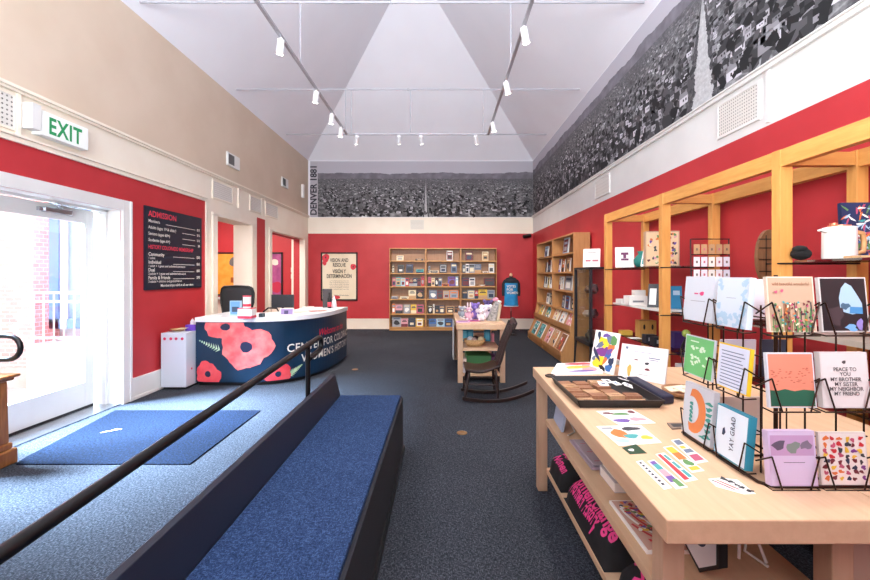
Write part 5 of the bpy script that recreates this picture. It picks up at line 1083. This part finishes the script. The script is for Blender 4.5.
for k, (x, y) in enumerate(((.925, 2.36), (.965, 2.40), (.99, 2.34), (1.035, 2.30), (1.02, 2.25), (1.05, 2.38))):
    m = MB(); m.box(-.028, .028, -.022, .022, 0, .003, PAPER); m.add([(a_, b_, .0034) for a_, b_ in ((-.012, -.01), (.012, -.01), (.012, .01), (-.012, .01))], [(0, 1, 2, 3)], pm(('slate', 'dark grey', 'blue')[k % 3]))
    label(m.build('pin_card', local=True, loc=(x, y, tz+.034+.004*k), rot=(.25, .1, .3*k)), 'small white pin card in the tray, %s of six in the cluster' % ORD[k], 'pin card', 'white pin cards in the tray')
m = MB(); m.prism([(1.12, 2.08, TT+.001), (1.19, 2.10, TT+.001), (1.19, 2.50, TT+.001), (1.12, 2.50, TT+.001)], (0, 0, .045), M('20233c', .6, key='navy_cloth')); label(m.build('navy_pouch', bevel=.012), 'dark navy folded pouch along the right side of the black tray', 'pouch')
m = MB(); m.lathe([(.02, 0), (.03, .004), (.034, .012), (.024, .016), (.02, .008)], onz(550, 377, TT), M('4a4038', .4, .6, key='pewter')); label(m.build('small_dish'), 'small dark metal dish at the far left corner of the table', 'dish')
e = E('shallow_basket', (1.28, 2.22, TT), 'shallow wooden basket with cream printed cards beside the black tray', 'basket')
m = MB(); m.lathe([(.08, .0), (.115, .02), (.12, .035), (.112, .035), (.075, .006)], (1.33, 2.24, TT+.001), wood('basket_wood', 'a87a50', '8a5c38'), n=28, sy=1.0); m.build('bowl', e)
for k in range(3):
    m = MB(); m.box(-.05, .05, -.035, .035, 0, .004, M('e6d8bc', .6, key='cream_card')); m.add([(-.02, -.01, .0044), (.025, -.01, .0044), (.025, .008, .0044), (-.02, .008, .0044)], [(0, 1, 2, 3)], pm('brown'))
    label(m.build('cream_card', local=True, loc=(1.29+.04*k, 2.26-.02*k, TT+.034+.005*k), rot=(.1, -.1, .2*k)), 'cream printed card in the shallow basket, %s from left' % ORD[k], 'card', 'cream cards in the shallow basket')
# standing prints
def stand(nm, A_, B_, h_, lean, mats, lab, cat, deco=(), th=.006, zb=0, group=None, text=(), extra=None):
    A_ = Vector(A_); B_ = Vector(B_); w_ = (B_-A_).length; rz = math.atan2(B_.y-A_.y, B_.x-A_.x); m = MB()
    m.box(-w_/2, w_/2, -th/2, th/2, 0, h_, mats[0])
    if len(mats) > 1: m.add([(x, -th/2-.0004, z) for x, z in ((-w_/2+.004, .004), (w_/2-.004, .004), (w_/2-.004, h_-.004), (-w_/2+.004, h_-.004))], [(0, 1, 2, 3)], mats[1])
    for i, (mt, pts) in enumerate(deco): m.add([((u-.5)*w_, -th/2-.0006-.00005*i, v*h_) for u, v in pts], [tuple(range(len(pts)))], mt)
    for t, u, v, s_, mt, al, sx_, bo in text: m.text(t, s_, Matrix(((1,0,0,(u-.5)*w_),(0,0,-1,-th/2-.0022),(0,1,0,v*h_),(0,0,0,1))), mt, al, bo, sx=sx_)
    if extra: extra(m, w_, h_, th)
    c_ = (A_+B_)/2+Vector((0, 0, th/2*math.sin(abs(lean))+.0006))
    return label(m.build(nm, local=True, loc=c_, rot=(-lean, 0, rz)), lab, cat, group)
cols = ['yellow', 'violet', 'blue', 'orange', 'navy', 'yellow', 'green', 'slate', 'blue', 'purple']; dec = []; rnd = random.Random(12)
for k, (u, v, ru, rv, rot, c_) in enumerate(((.35, .22, .26, .10, .2, 'yellow'), (.5, .50, .32, .10, .1, 'purple'), (.45, .72, .24, .09, -.3, 'yellow'), (.68, .40, .14, .08, .8, 'blue'), (.2, .40, .2, .05, -.7, 'navy'), (.3, .64, .16, .05, .5, 'slate'), (.68, .82, .16, .07, -.4, 'slate'), (.78, .62, .12, .09, .6, 'orange'),
        (.8, .14, .12, .08, .3, 'blue'), (.86, .3, .1, .08, 1, 'navy'), (.2, .88, .1, .05, -.9, 'navy'), (.85, .8, .12, .1, .5, 'green'), (.55, .08, .14, .05, -.3, 'black'), (.6, .28, .1, .05, .9, 'orange'), (.12, .28, .07, .05, 0, 'slate'), (.72, .52, .12, .05, .3, 'violet'), (.5, .9, .12, .04, .2, 'violet'))):
    pts = [(p[0], p[2]) for p in blob(u, v, ru*1.1, rv*1.35, 0, 10, .25, k, rot)]; dec.append((pm(c_) if c_ != 'yellow' else M('f2cc2e', .5, key='bright_yellow'), [(min(.96, max(.04, a_)), min(.97, max(.03, b_))) for a_, b_ in pts]))
stand('art_print', (1.045, 2.90, TT), (1.125, 2.70, TT), .275, .22, [PAPER], 'white art print with bold yellow, purple and blue shapes leaning behind the tray', 'art print', dec, th=.014)
m = MB(); m.box(1.16, 1.20, 2.86, 2.93, TT+.001, TT+.15, BLACK); label(m.build('print_easel'), 'black block easel behind the bold abstract art print', 'easel')
dec = [(pm('maroon'), C(.36, .55, .04, .04, seed=1)), (pm('dark grey'), C(.60, .5, .05, .04, seed=2)), (pm('maroon'), C(.62, .33, .05, .04, seed=3)), (pm('slate'), R4(.62, .86, .66, .69)), (pm('slate'), R4(.25, .7, .80, .815)), (pm('slate'), R4(.64, .82, .61, .63)), (pm('slate'), R4(.1, .16, .85, .93)), (pm('grey'), R4(.35, .7, .15, .165)), (pm('grey'), R4(.2, .28, .5, .52)), (pm('grey'), C(.12, .45, .03, .03, seed=5))]
stand('art_print', (1.155, 2.69, TT), (1.335, 2.46, TT), .212, .25, [M('d8d6da', .6, key='print_border'), M('e9e6ea', .6, key='print_white')], 'large white botanical print with small bee drawings leaning on the right', 'art print', dec, th=.012)
stand('greeting_card', (1.125, 2.60, TT), (1.205, 2.53, TT), .13, .2, [PAPER], 'small white card with ochre figure in front of the botanical print', 'greeting card', [(M('c8a850', .6, key='ochre'), C(.5, .5, .12, .28, seed=2)), (pm('grey'), R4(.3, .7, .12, .16))])

# ---------------- wire card rack ----------------
rk = E('card_rack', (1.2, 1.5, TT), 'bronze wire greeting card rack with stepped pockets on the foreground table', 'card rack')
RX, RYf = 1.0, 1.27; RX1, RYb = 1.42, 1.71; zb = TT+.006
m = MB(); m.tube([(RX, RYb, zb), (RX, RYf+.03, zb), (RX+.03, RYf, zb), (RX1-.03, RYf, zb), (RX1, RYf+.03, zb), (RX1, RYb-.03, zb), (RX1-.03, RYb, zb), (RX+.03, RYb, zb)], .005, WIRE, closed=True); m.build('base_ring', rk)
cxr, cyr = (RX+RX1)/2, (RYf+RYb)/2
m = MB(); m.cyl((cxr, cyr, zb), (cxr, cyr, 1.50), .007, WIRE); m.tube([(RX, cyr, zb), (RX1, cyr, zb)], .004, WIRE); m.tube([(cxr, RYf, zb), (cxr, RYb, zb)], .004, WIRE); m.build('centre_pole', rk)
m = MB(); c0 = (1.17, 1.47)
ins = .055
pole = [(RX+ins+.0, y) for y in (RYf+.09, RYf+.17, RYf+.27, RYf+.36)]+[(x, RYf+ins) for x in (RX+.09, RX+.17, RX+.27, RX+.36)]
for x, y in pole: 
    m = MB(); m.tube([(x, y, zb), (x, y, 1.40)], .003, WIRE, n=6); m.build('upright_wire', rk)
m = MB()
for z in (.98, 1.12, 1.23, 1.36): m.tube([(RX+ins, RYb-.05, z), (RX+ins, RYf+ins, z), (RX1-.05, RYf+ins, z)], .0028, WIRE, n=6)
m.build('cross_wires', rk)
cell = []
# pocket rows: z base of the cards
rowsL = [1.318, 1.10, .856]; rowsR = [1.322, 1.088, .848]
rnd = random.Random(5)
def pocketL(y0, y1, z):  # wire holding a card on the side facing -X
    m = MB(); yc0, yc1 = y0, y1; x0, x1 = RX+.028, RX-.012
    m.tube([(x0, y0, z), (x1, y0-.02*(1 if y1 < y0 else -1), z-.002), (x1, y1, z-.002), (x0, y1, z)], .0026, WIRE, n=6)
    m.tube([(x1-.001, y0*.85+y1*.15, z), (x1+.002, y0*1.0+y1*.0, z+.10)], .0026, WIRE, n=6); m.tube([(x1-.001, y1*.85+y0*.15, z), (x1+.002, y1*1.0, z+.10)], .0026, WIRE, n=6)
    m.tube([(x1+.002, y0, z+.10), (RX+ins, y0, z+.06)], .0026, WIRE, n=6); m.tube([(x1+.002, y1, z+.10), (RX+ins, y1, z+.06)], .0026, WIRE, n=6); m.build('pocket_wire', rk)
def pocketR(x0_, x1_, z):
    m = MB(); y0, y1 = RYf+.03, RYf-.012
    m.tube([(x0_, y0, z), (x0_, y1, z-.002), (x1_, y1, z-.002), (x1_, y0, z)], .0026, WIRE, n=6)
    m.tube([(x0_*.8+x1_*.2, y1-.001, z), (x0_, y1+.002, z+.10)], .0026, WIRE, n=6); m.tube([(x1_*.8+x0_*.2, y1-.001, z), (x1_, y1+.002, z+.10)], .0026, WIRE, n=6)
    m.tube([(x0_, y1+.002, z+.10), (x0_, RYf+ins, z+.06)], .0026, WIRE, n=6); m.tube([(x1_, y1+.002, z+.10), (x1_, RYf+ins, z+.06)], .0026, WIRE, n=6); m.build('pocket_wire', rk)
Lc = [(1.705, 1.525), (1.50, 1.345)]; Rc = [(1.012, 1.158), (1.175, 1.322), (1.34, 1.40)]
for z in rowsL:
    for a_, b_ in Lc: pocketL(a_, b_, z-.006)
for z in rowsR:
    for a_, b_ in Rc[:2]: pocketR(a_, b_, z-.006)
def cardL(i, r_, h_, mats, lab, deco=(), th=.008, text=(), extra=None, dz=0):
    a_, b_ = Lc[i]; return stand('greeting_card', (RX+.004, a_, rowsL[r_]+dz), (RX+.004, b_, rowsL[r_]+dz), h_, .09, mats, lab, 'greeting card', deco, th, text=text, extra=extra)
def cardR(i, r_, h_, mats, lab, deco=(), th=.010, text=(), extra=None, x=None):
    a_, b_ = Rc[i]; return stand('greeting_card', (a_, RYf+.005, rowsR[r_]), (b_, RYf+.005, rowsR[r_]), h_, .09, mats, lab, 'greeting card', deco, th, text=text, extra=extra)
CPW = M('c9ced6', .6, key='card_white'); pk = M('d8487a', .6, key='pink_ink')
cardL(0, 0, .175, [CPW], 'white greeting card with small pink heart lettering, top row left', [(pk, C(.62, .62, .07, .05, seed=1)), (pk, R4(.36, .5, .60, .63)), (pm('grey'), R4(.25, .75, .44, .455))], th=.012)
fl = M('a8c4d8', .6, key='pale_floral'); dec = [(fl, C(rnd.choice([.1, .9, .16, .84]) if k < 16 else rnd.uniform(.1, .9), rnd.uniform(.3, .95) if k < 16 else rnd.uniform(.04, .26), .07, .05, 8, k, .35)) for k in range(40)]
cardL(1, 0, .172, [M('ccd6e0', .6, key='card_edge_blue'), M('ccd6e2', .6, key='card_pale_blue')], 'pale blue floral bordered greeting card, top row beside the heart card', dec+[(pm('grey'), R4(.35, .65, .58, .59))], th=.020)
dec = [(M('d8ecd4', .6, key='leaf_white'), C(rnd.uniform(.25, .8), rnd.uniform(.25, .75), .05, .035, 8, k, .3)) for k in range(22)]
cardL(0, 1, .155, [CPW, M('6fbf74', .6, key='card_green')], 'green greeting card with pale blossoms, middle row left', dec+[(M('d8ecd4', .6, key='leaf_white'), R4(.2, .5, .85, .88))], th=.008)
dec = [(pm('slate'), R4(.12+.02*(k % 2), .86-.05*(k % 3), .08+.075*k, .10+.075*k)) for k in range(11)]
cardL(1, 1, .155, [M('f0c828', .6, key='yellow_envelope'), M('d9dff0', .6, key='card_lilac')], 'lined lilac greeting card in front of yellow envelope, middle row', dec, th=.012)
OR = M('d88048', .6, key='crescent_orange'); TE = M('3a9088', .6, key='crescent_teal')
cres = []
for k in range(15): a = -1.9+3.8*k/14; cres.append((.40+.40*math.cos(a), .5+.42*math.sin(a)))
for k in range(15): a = 1.9-3.8*k/14; cres.append((.30+.26*math.cos(a), .5+.26*math.sin(a)))
def crescent(m, w_, h_, th):
    n = 15
    for k in range(n-1):
        q = [cres[k], cres[k+1], cres[2*n-2-k], cres[2*n-1-k]]; m.add([((u-.5)*w_, -th/2-.001, v*h_) for u, v in q], [(0, 1, 2, 3)], OR)
dec = [(TE, C(.88, .45+.1*k, .1, .04, 9, k, .4)) for k in range(-3, 4)]+[(TE, C(.3, .3+.08*k, .06, .04, 9, k+9, .3)) for k in range(5)]+[(TE, C(.75, .1, .1, .03, 9, 3, .4))]
cardL(0, 2, .205, [CPW], 'white greeting card with orange crescent and teal plants, bottom row left', dec, th=.022, extra=crescent)
e_c = cardL(1, 2, .175, [M('2f8fa8', .6, key='teal_card_edge'), M('dceaf4', .6, key='card_ice')], 'pale YAY GRAD greeting card with teal edges, bottom row', [(pm('navy'), C(.28, .5, .05, .09, 5, 3, .3))], th=.026)
m = MB(); mx = Matrix(((0,-1,0,.020),(0,0,-1,-.0155),(1,0,0,.035),(0,0,0,1))); m.text('YAY GRAD', .029, mx, pm('navy'), bold=.01, sx=.75, spacing=1.15)
o = m.build('lettering', e_c, local=True)
KR = M('b8987e', .6, key='card_kraft'); dec = []
for k in range(44): u = rnd.uniform(.08, .92); t_ = rnd.uniform(.15, .55); dec.append((pm(rnd.choice(['green', 'dark grey', 'green', 'brown'])), [(u-.008, .0), (u+.008, .0), (u+.012, t_), (u-.004, t_)]))
for k in range(90): dec.append((pm(rnd.choice(['green', 'dark grey', 'orange', 'rose', 'cream', 'maroon', 'teal'])), C(rnd.uniform(.06, .94), rnd.uniform(.05, .58)**1.1, .026, .022, 8, k, .35)))
dec += [(pm('rose'), C(.15, .72, .035, .03, 8, 1, .3)), (pm('rose'), C(.28, .74, .035, .03, 8, 2, .3))]
cardR(0, 0, .172, [M('d8c4b0', .6, key='card_kraft_edge'), KR], 'kraft greeting card with wildflowers, top row of the right side', dec, th=.012, text=[('wild beautiful wonderful', .5, .84, .014, pm('brown'), 'CENTER', .85, 0)])
CV = M('1d191c', .5, key='cave_dark'); dec = [(M('9ab4c8', .6, key='cave_sky'), [(.42, .38), (.40, .62), (.46, .80), (.56, .90), (.68, .84), (.80, .66), (.88, .52), (.88, .36), (.66, .32)]), (M('3f7fb0', .6, key='cave_sea'), [(.60, .34), (.62, .46), (.88, .45), (.88, .33)]), (M('3c5a70', .6, key='cave_rock'), C(.52, .47, .09, .07, 9, 4, .3)), (M('6a9cc8', .6, key='cave_water'), C(.62, .08, .13, .06, 10, 5, .3)), (M('8a78b8', .6, key='cave_violet'), C(.80, .14, .08, .09, 10, 6, .3)), (M('3a2c30', .6, key='cave_brown'), C(.3, .3, .15, .2, 12, 8, .3))]
cardR(1, 0, .170, [M('c8c0bc', .6, key='card_edge_grey'), CV], 'dark greeting card of a sea cave opening, top row right', dec, th=.012)
dec = [(M('1d5a44', .6, key='hill_green'), [(.03, .03), (.97, .03), (.97, .31), (.75, .33), (.55, .30), (.35, .34), (.2, .31), (.03, .32)])]+[(M('b05a48', .6, key='coral_dark'), C(rnd.uniform(.06, .94), rnd.uniform(.42, .72), .03, .008, 7, k, .3)) for k in range(40)]
cardR(0, 1, .168, [CPW, M('d8836a', .6, key='card_coral')], 'coral greeting card with dark green hills, middle row of the right side', dec, th=.012)
PI = M('4a4446', .6, key='peace_ink')
tx = [(t, .5, v, .0165, PI, 'CENTER', .95, .012) for t, v in (('PEACE TO', .66), ('YOU', .575), ('MY BROTHER', .48), ('MY SISTER', .395), ('MY NEIGHBOR', .31), ('MY FRIEND', .225))]
cardR(1, 1, .170, [M('cfc6c4', .6, key='card_edge_grey2'), M('d6cdcb', .6, key='card_stone')], 'stone grey PEACE TO YOU greeting card, middle row right', [(PI, C(.5, .82, .04, .035, 10, 1, .2))], th=.020, text=tx)
dec = [(M('b898c0', .6, key='lilac_band'), R4(.04, .96, .55, .92)), (M('5c5468', .6, key='rose_grey'), C(.22, .74, .12, .10, 10, 1, .3)), (M('7c8a84', .6, key='sage_grey'), C(.52, .70, .15, .10, 10, 2, .3)), (M('7a7084', .6, key='rose_grey2'), C(.80, .74, .11, .09, 10, 3, .3)), (pm('dark grey'), R4(.3, .75, .42, .43))]
cardR(0, 2, .165, [M('c8b8d8', .6, key='lilac_edge'), M('cdc0de', .6, key='card_lilac2')], 'lilac greeting card with grey roses band, bottom row of the right side', dec, th=.022)
dec = []
for r_ in range(8):
    for c_ in range(6): dec.append((pm(rnd.choice(['maroon', 'red', 'orange', 'dark grey', 'purple', 'rose', 'yellow', 'navy'])), C(.12+c_*.15+rnd.uniform(-.03, .03), .14+r_*.105+rnd.uniform(-.02, .02), .055*rnd.uniform(.7, 1.2), .045*rnd.uniform(.7, 1.2), 9, r_*7+c_, .35)))
cardR(1, 2, .160, [M('d8d2cc', .6, key='card_edge3'), M('e2dcd8', .6, key='card_offwhite')], 'white greeting card with rows of red and orange flowers, bottom row right', dec, th=.010)
# backs of cards on the far sides of the rack
for (A_, B_, z, h_, c_, lab) in (((1.30, 1.66), (1.16, 1.66), 1.322, .16, 'd8d4dc', 'white card back on the far side of the rack, top'), ((1.26, 1.66), (1.12, 1.66), 1.09, .15, 'c8c4d0', 'white card back on the far side of the rack, middle'), ((1.38, 1.66), (1.28, 1.66), 1.09, .15, '2a3448', 'dark navy card on the far side of the rack'), ((1.28, 1.66), (1.12, 1.66), .86, .15, 'c4b8b0', 'pale card back on the far side of the rack, bottom')):
    stand('greeting_card', (A_[0], A_[1], z), (B_[0], B_[1], z), h_, .05, [M(c_, .6)], lab, 'greeting card', th=.01)
m = MB()
for z in (1.31, 1.08, .852): m.tube([(RX+ins, RYb-.04, z), (RX1, RYb-.04, z)], .0028, WIRE, n=6); m.tube([(1.06, RYb-.01, z), (RX1-.02, RYb-.01, z+.0)], .0028, WIRE, n=6)
for x in (1.10, 1.2, 1.3, 1.4): m.tube([(x, RYb-.04, zb), (x, RYb-.04, 1.38)], .003, WIRE, n=6)
m.build('back_wires', rk)

# ---------------- things on the lower shelves ----------------
S1, S2 = .501, .161
e = E('card_holder', (.80, 2.72, S1), 'pale blue booklet in a white wire easel on the middle shelf', 'booklet')
m = MB(); m.prism([(.755, 2.60, S1+.004), (.770, 2.60, S1+.004), (.775, 2.80, S1+.02), (.76, 2.80, S1+.02)], (.035, .0, .19), M('a8b4cc', .6, key='booklet_blue')); m.build('booklet', e)
m = MB(); m.tube([(.78, 2.55, S1+.005), (.84, 2.60, S1+.005), (.80, 2.68, S1+.12), (.86, 2.75, S1+.005)], .004, WHITE); m.tube([(.86, 2.5, S1+.005), (.84, 2.62, S1+.14)], .004, WHITE); m.build('wire_easel', e)
m = MB(); m.box(.765, .98, 2.10, 2.47, S1, S1+.012, M('a89aa8', .35, key='mauve_pack')); m.box(.78, .96, 2.12, 2.45, S1+.012, S1+.020, M('b8acb8', .25, key='mauve_film'))
for k in range(10): m.add([(x+.80+.03*(k % 4), y+2.16+.028*k, S1+.0206) for x, y in ((0, 0), (.03, .0), (.034, .008), (.004, .008))], [(0, 1, 2, 3)], pm('rose'))
label(m.build('packaged_prints', bevel=.003), 'mauve clear wrapped print packs lying on the middle shelf', 'print pack')
for k, (x0, x1, y0, y1, z0, h_, c_, lab) in enumerate(((.79, .99, 1.88, 2.06, S1, .05, 'b8b8c0', 'thick pale grey book at the bottom of the stack on the middle shelf'), (.80, .98, 1.90, 2.05, S1+.0505, .035, 'd8cdb8', 'cream book in the stack on the middle shelf'), (.82, .98, 1.92, 2.08, S1+.086, .03, 'c8b89c', 'tan book on top of the stack on the middle shelf'))):
    m = MB(); m.box(x0, x1, y0, y1, z0, z0+h_, M(c_, .5)); m.box(x0-.001, x1, y0-.0012, y1-.01, z0+.004, z0+h_-.004, PAPER) ; label(m.build('book', bevel=.002), lab, 'book', 'stacked books on the middle shelf')
MG = M('c8a090', .6, key='magazine_cover'); m = MB(); m.box(.732, .99, 1.47, 1.80, S1, S1+.012, PAPER); rnd = random.Random(8)
m.add([(x, y, S1+.0123) for x, y in ((.74, 1.475), (.985, 1.475), (.985, 1.795), (.74, 1.795))], [(0, 1, 2, 3)], MG)
for k in range(9):
    r0 = .07+.022*k; pts = [(.985-r0*math.cos(a)*1.0, 1.74-r0*math.sin(a)*1.15) for a in [i*.13 for i in range(13)]]; pts2 = [(.985-(r0+.011)*math.cos(a), 1.74-(r0+.011)*math.sin(a)*1.15) for a in [i*.13 for i in range(13)]]
    for i in range(12):
        q = [pts[i], pts[i+1], pts2[i+1], pts2[i]]
        if all(.74 < x < .986 and 1.475 < y < 1.795 for x, y in q): m.add([(x, y, S1+.0127) for x, y in q], [(0, 1, 2, 3)], pm(('red', 'white')[k % 2]))
for k in range(90): cx_, cy_ = rnd.uniform(.75, .975), rnd.choice([rnd.uniform(1.485, 1.60), rnd.uniform(1.72, 1.785), rnd.uniform(1.6, 1.72)]); m.add([(cx_+p[0], cy_+p[2], S1+.0130+k*.00002) for p in blob(0, 0, .010, .009, 0, 8, .4, k)], [tuple(range(8))], pm(rnd.choice(['white', 'red', 'navy', 'violet', 'yellow', 'green', 'orange', 'maroon'])))
label(m.build('magazine'), 'colourful magazine with red striped swirl on the middle shelf', 'magazine')
# black tote bags with pink lettering
BAG = noisy('black_tote', '0c0c0e', '16161a', 14, .85, .4); PKI = M('e83f8c', .6, key='hot_pink')
def bag(cx_, cy_, wx, wy, h_, lab, words, seed, rot=0):
    n = 14; vs = []; rnd = random.Random(seed)
    def hz(x, y): 
        fx, fy = abs(x)/(wx/2), abs(y)/(wy/2); return h_*(max(0, 1-fx**4))**.4*(max(0, 1-fy**5))**.35*(1+.08*math.sin(9*x/wx+seed)+.06*math.sin(7*y/wy*2+seed*2))
    for j in range(n+1):
        for i in range(n+1): x = (i/n-.5)*wx; y = (j/n-.5)*wy; vs.append((cx_+x, cy_+y, S2+.0005+hz(x, y)))
    m = MB(); k0 = len(vs); fs = [(j*(n+1)+i, j*(n+1)+i+1, (j+1)*(n+1)+i+1, (j+1)*(n+1)+i) for j in range(n) for i in range(n)]
    m.add(vs, fs, BAG, True); m.add([(cx_-wx/2, cy_-wy/2, S2+.0004), (cx_+wx/2, cy_-wy/2, S2+.0004), (cx_+wx/2, cy_+wy/2, S2+.0004), (cx_-wx/2, cy_+wy/2, S2+.0004)], [(3, 2, 1, 0)], BAG)
    for t, u, v, s_, a in words:
        ca_, sa_ = math.cos(a), math.sin(a)
        def fn(p, u=u, v=v, ca_=ca_, sa_=sa_):
            x = u*wx+p.x*ca_-p.y*sa_; y = v*wy+p.x*sa_+p.y*ca_; return Vector((cx_+x, cy_+y, S2+hz(max(-wx*.49, min(wx*.49, x)), max(-wy*.49, min(wy*.49, y)))+.004))
        m.text(t, s_, None, PKI, fn=fn, bold=.03)
    return label(m.build('tote_bag'), lab, 'bag', 'black tote bags on the lowest shelf')
A9 = -math.pi/2
bag(.84, 2.67, .22, .29, .13, 'folded black bag with pink lettering at the far end of the lowest shelf', [('Women', -.40, .45, .07, A9), ('Bold', -.10, .40, .07, A9)], 1)
bag(.87, 2.16, .28, .62, .16, 'long black bag with pink lettering in the middle of the lowest shelf', [('Women', -.34, .47, .085, A9), ('Women', -.46, .40, .06, A9), ('History', -.46, .05, .06, A9), ('Change', -.34, -.02, .085, A9), ('Bold', -.16, .30, .085, A9)], 2)
bag(.90, 1.60, .30, .38, .13, 'black bag with round pink lettering at the near end of the lowest shelf', [('GO', -.30, .28, .075, 0), ('WOMEN', -.42, .05, .075, 0)], 3)
# hexagonal framed sign on the near end of the middle shelf
e = E('hexagonal_frame', (.865, 1.38, S1), 'black hexagonal framed sign with blue round emblem standing on the middle shelf', 'sign', rz=math.radians(-78))
hx = lambda r, dy: [(r*.62*math.sin(a)*1.05, dy, .1245+r*math.cos(a)*.95) for a in [k*math.pi/3 for k in range(6)]]
m = MB(); m.prism(hx(.131, 0), (0, .035, 0), BLACK); m.build('frame', e, local=True)
m = MB(); m.prism(hx(.115, -.002), (0, .002, 0), M('d6dae0', .5, key='sign_paper')); m.add(blob(0, .125, .03, .034, -.0026, 20, 0), [tuple(range(20))], M('2c3c58', .5, key='emblem_navy')); m.add(blob(0, .125, .021, .024, -.003, 20, .2, 3), [tuple(range(20))], M('7a4858', .5, key='emblem_plum')); m.build('face', e, local=True)
m = MB(); m.tube([(1.02, 1.50, S1+.006), (1.0, 1.46, S1+.10), (1.03, 1.44, S1+.14), (1.07, 1.44, S1+.11), (1.09, 1.48, S1+.006), (1.11, 1.40, S1+.006)], .005, WHITE); m.tube([(1.04, 1.44, S1+.006), (1.05, 1.45, S1+.09), (1.08, 1.43, S1+.12), (1.12, 1.42, S1+.006)], .005, WHITE)
label(m.build('white_cable'), 'white looped wire on the middle shelf beside the hexagonal sign', 'wire')
m = MB(); m.box(1.02, 1.11, 1.62, 1.68, S1, S1+.035, PAPER)
for k in range(14): m.add([(1.025+.08*rnd.random()+p[0], 1.6195, S1+.004+.026*rnd.random()*.8+.004+p[2]*.6) for p in blob(0, 0, .006, .005, 0, 7, .3, k)], [tuple(range(7))], pm(rnd.choice(['red', 'navy', 'rose'])))
label(m.build('patterned_box'), 'small white box with red and blue pattern on the middle shelf', 'box')
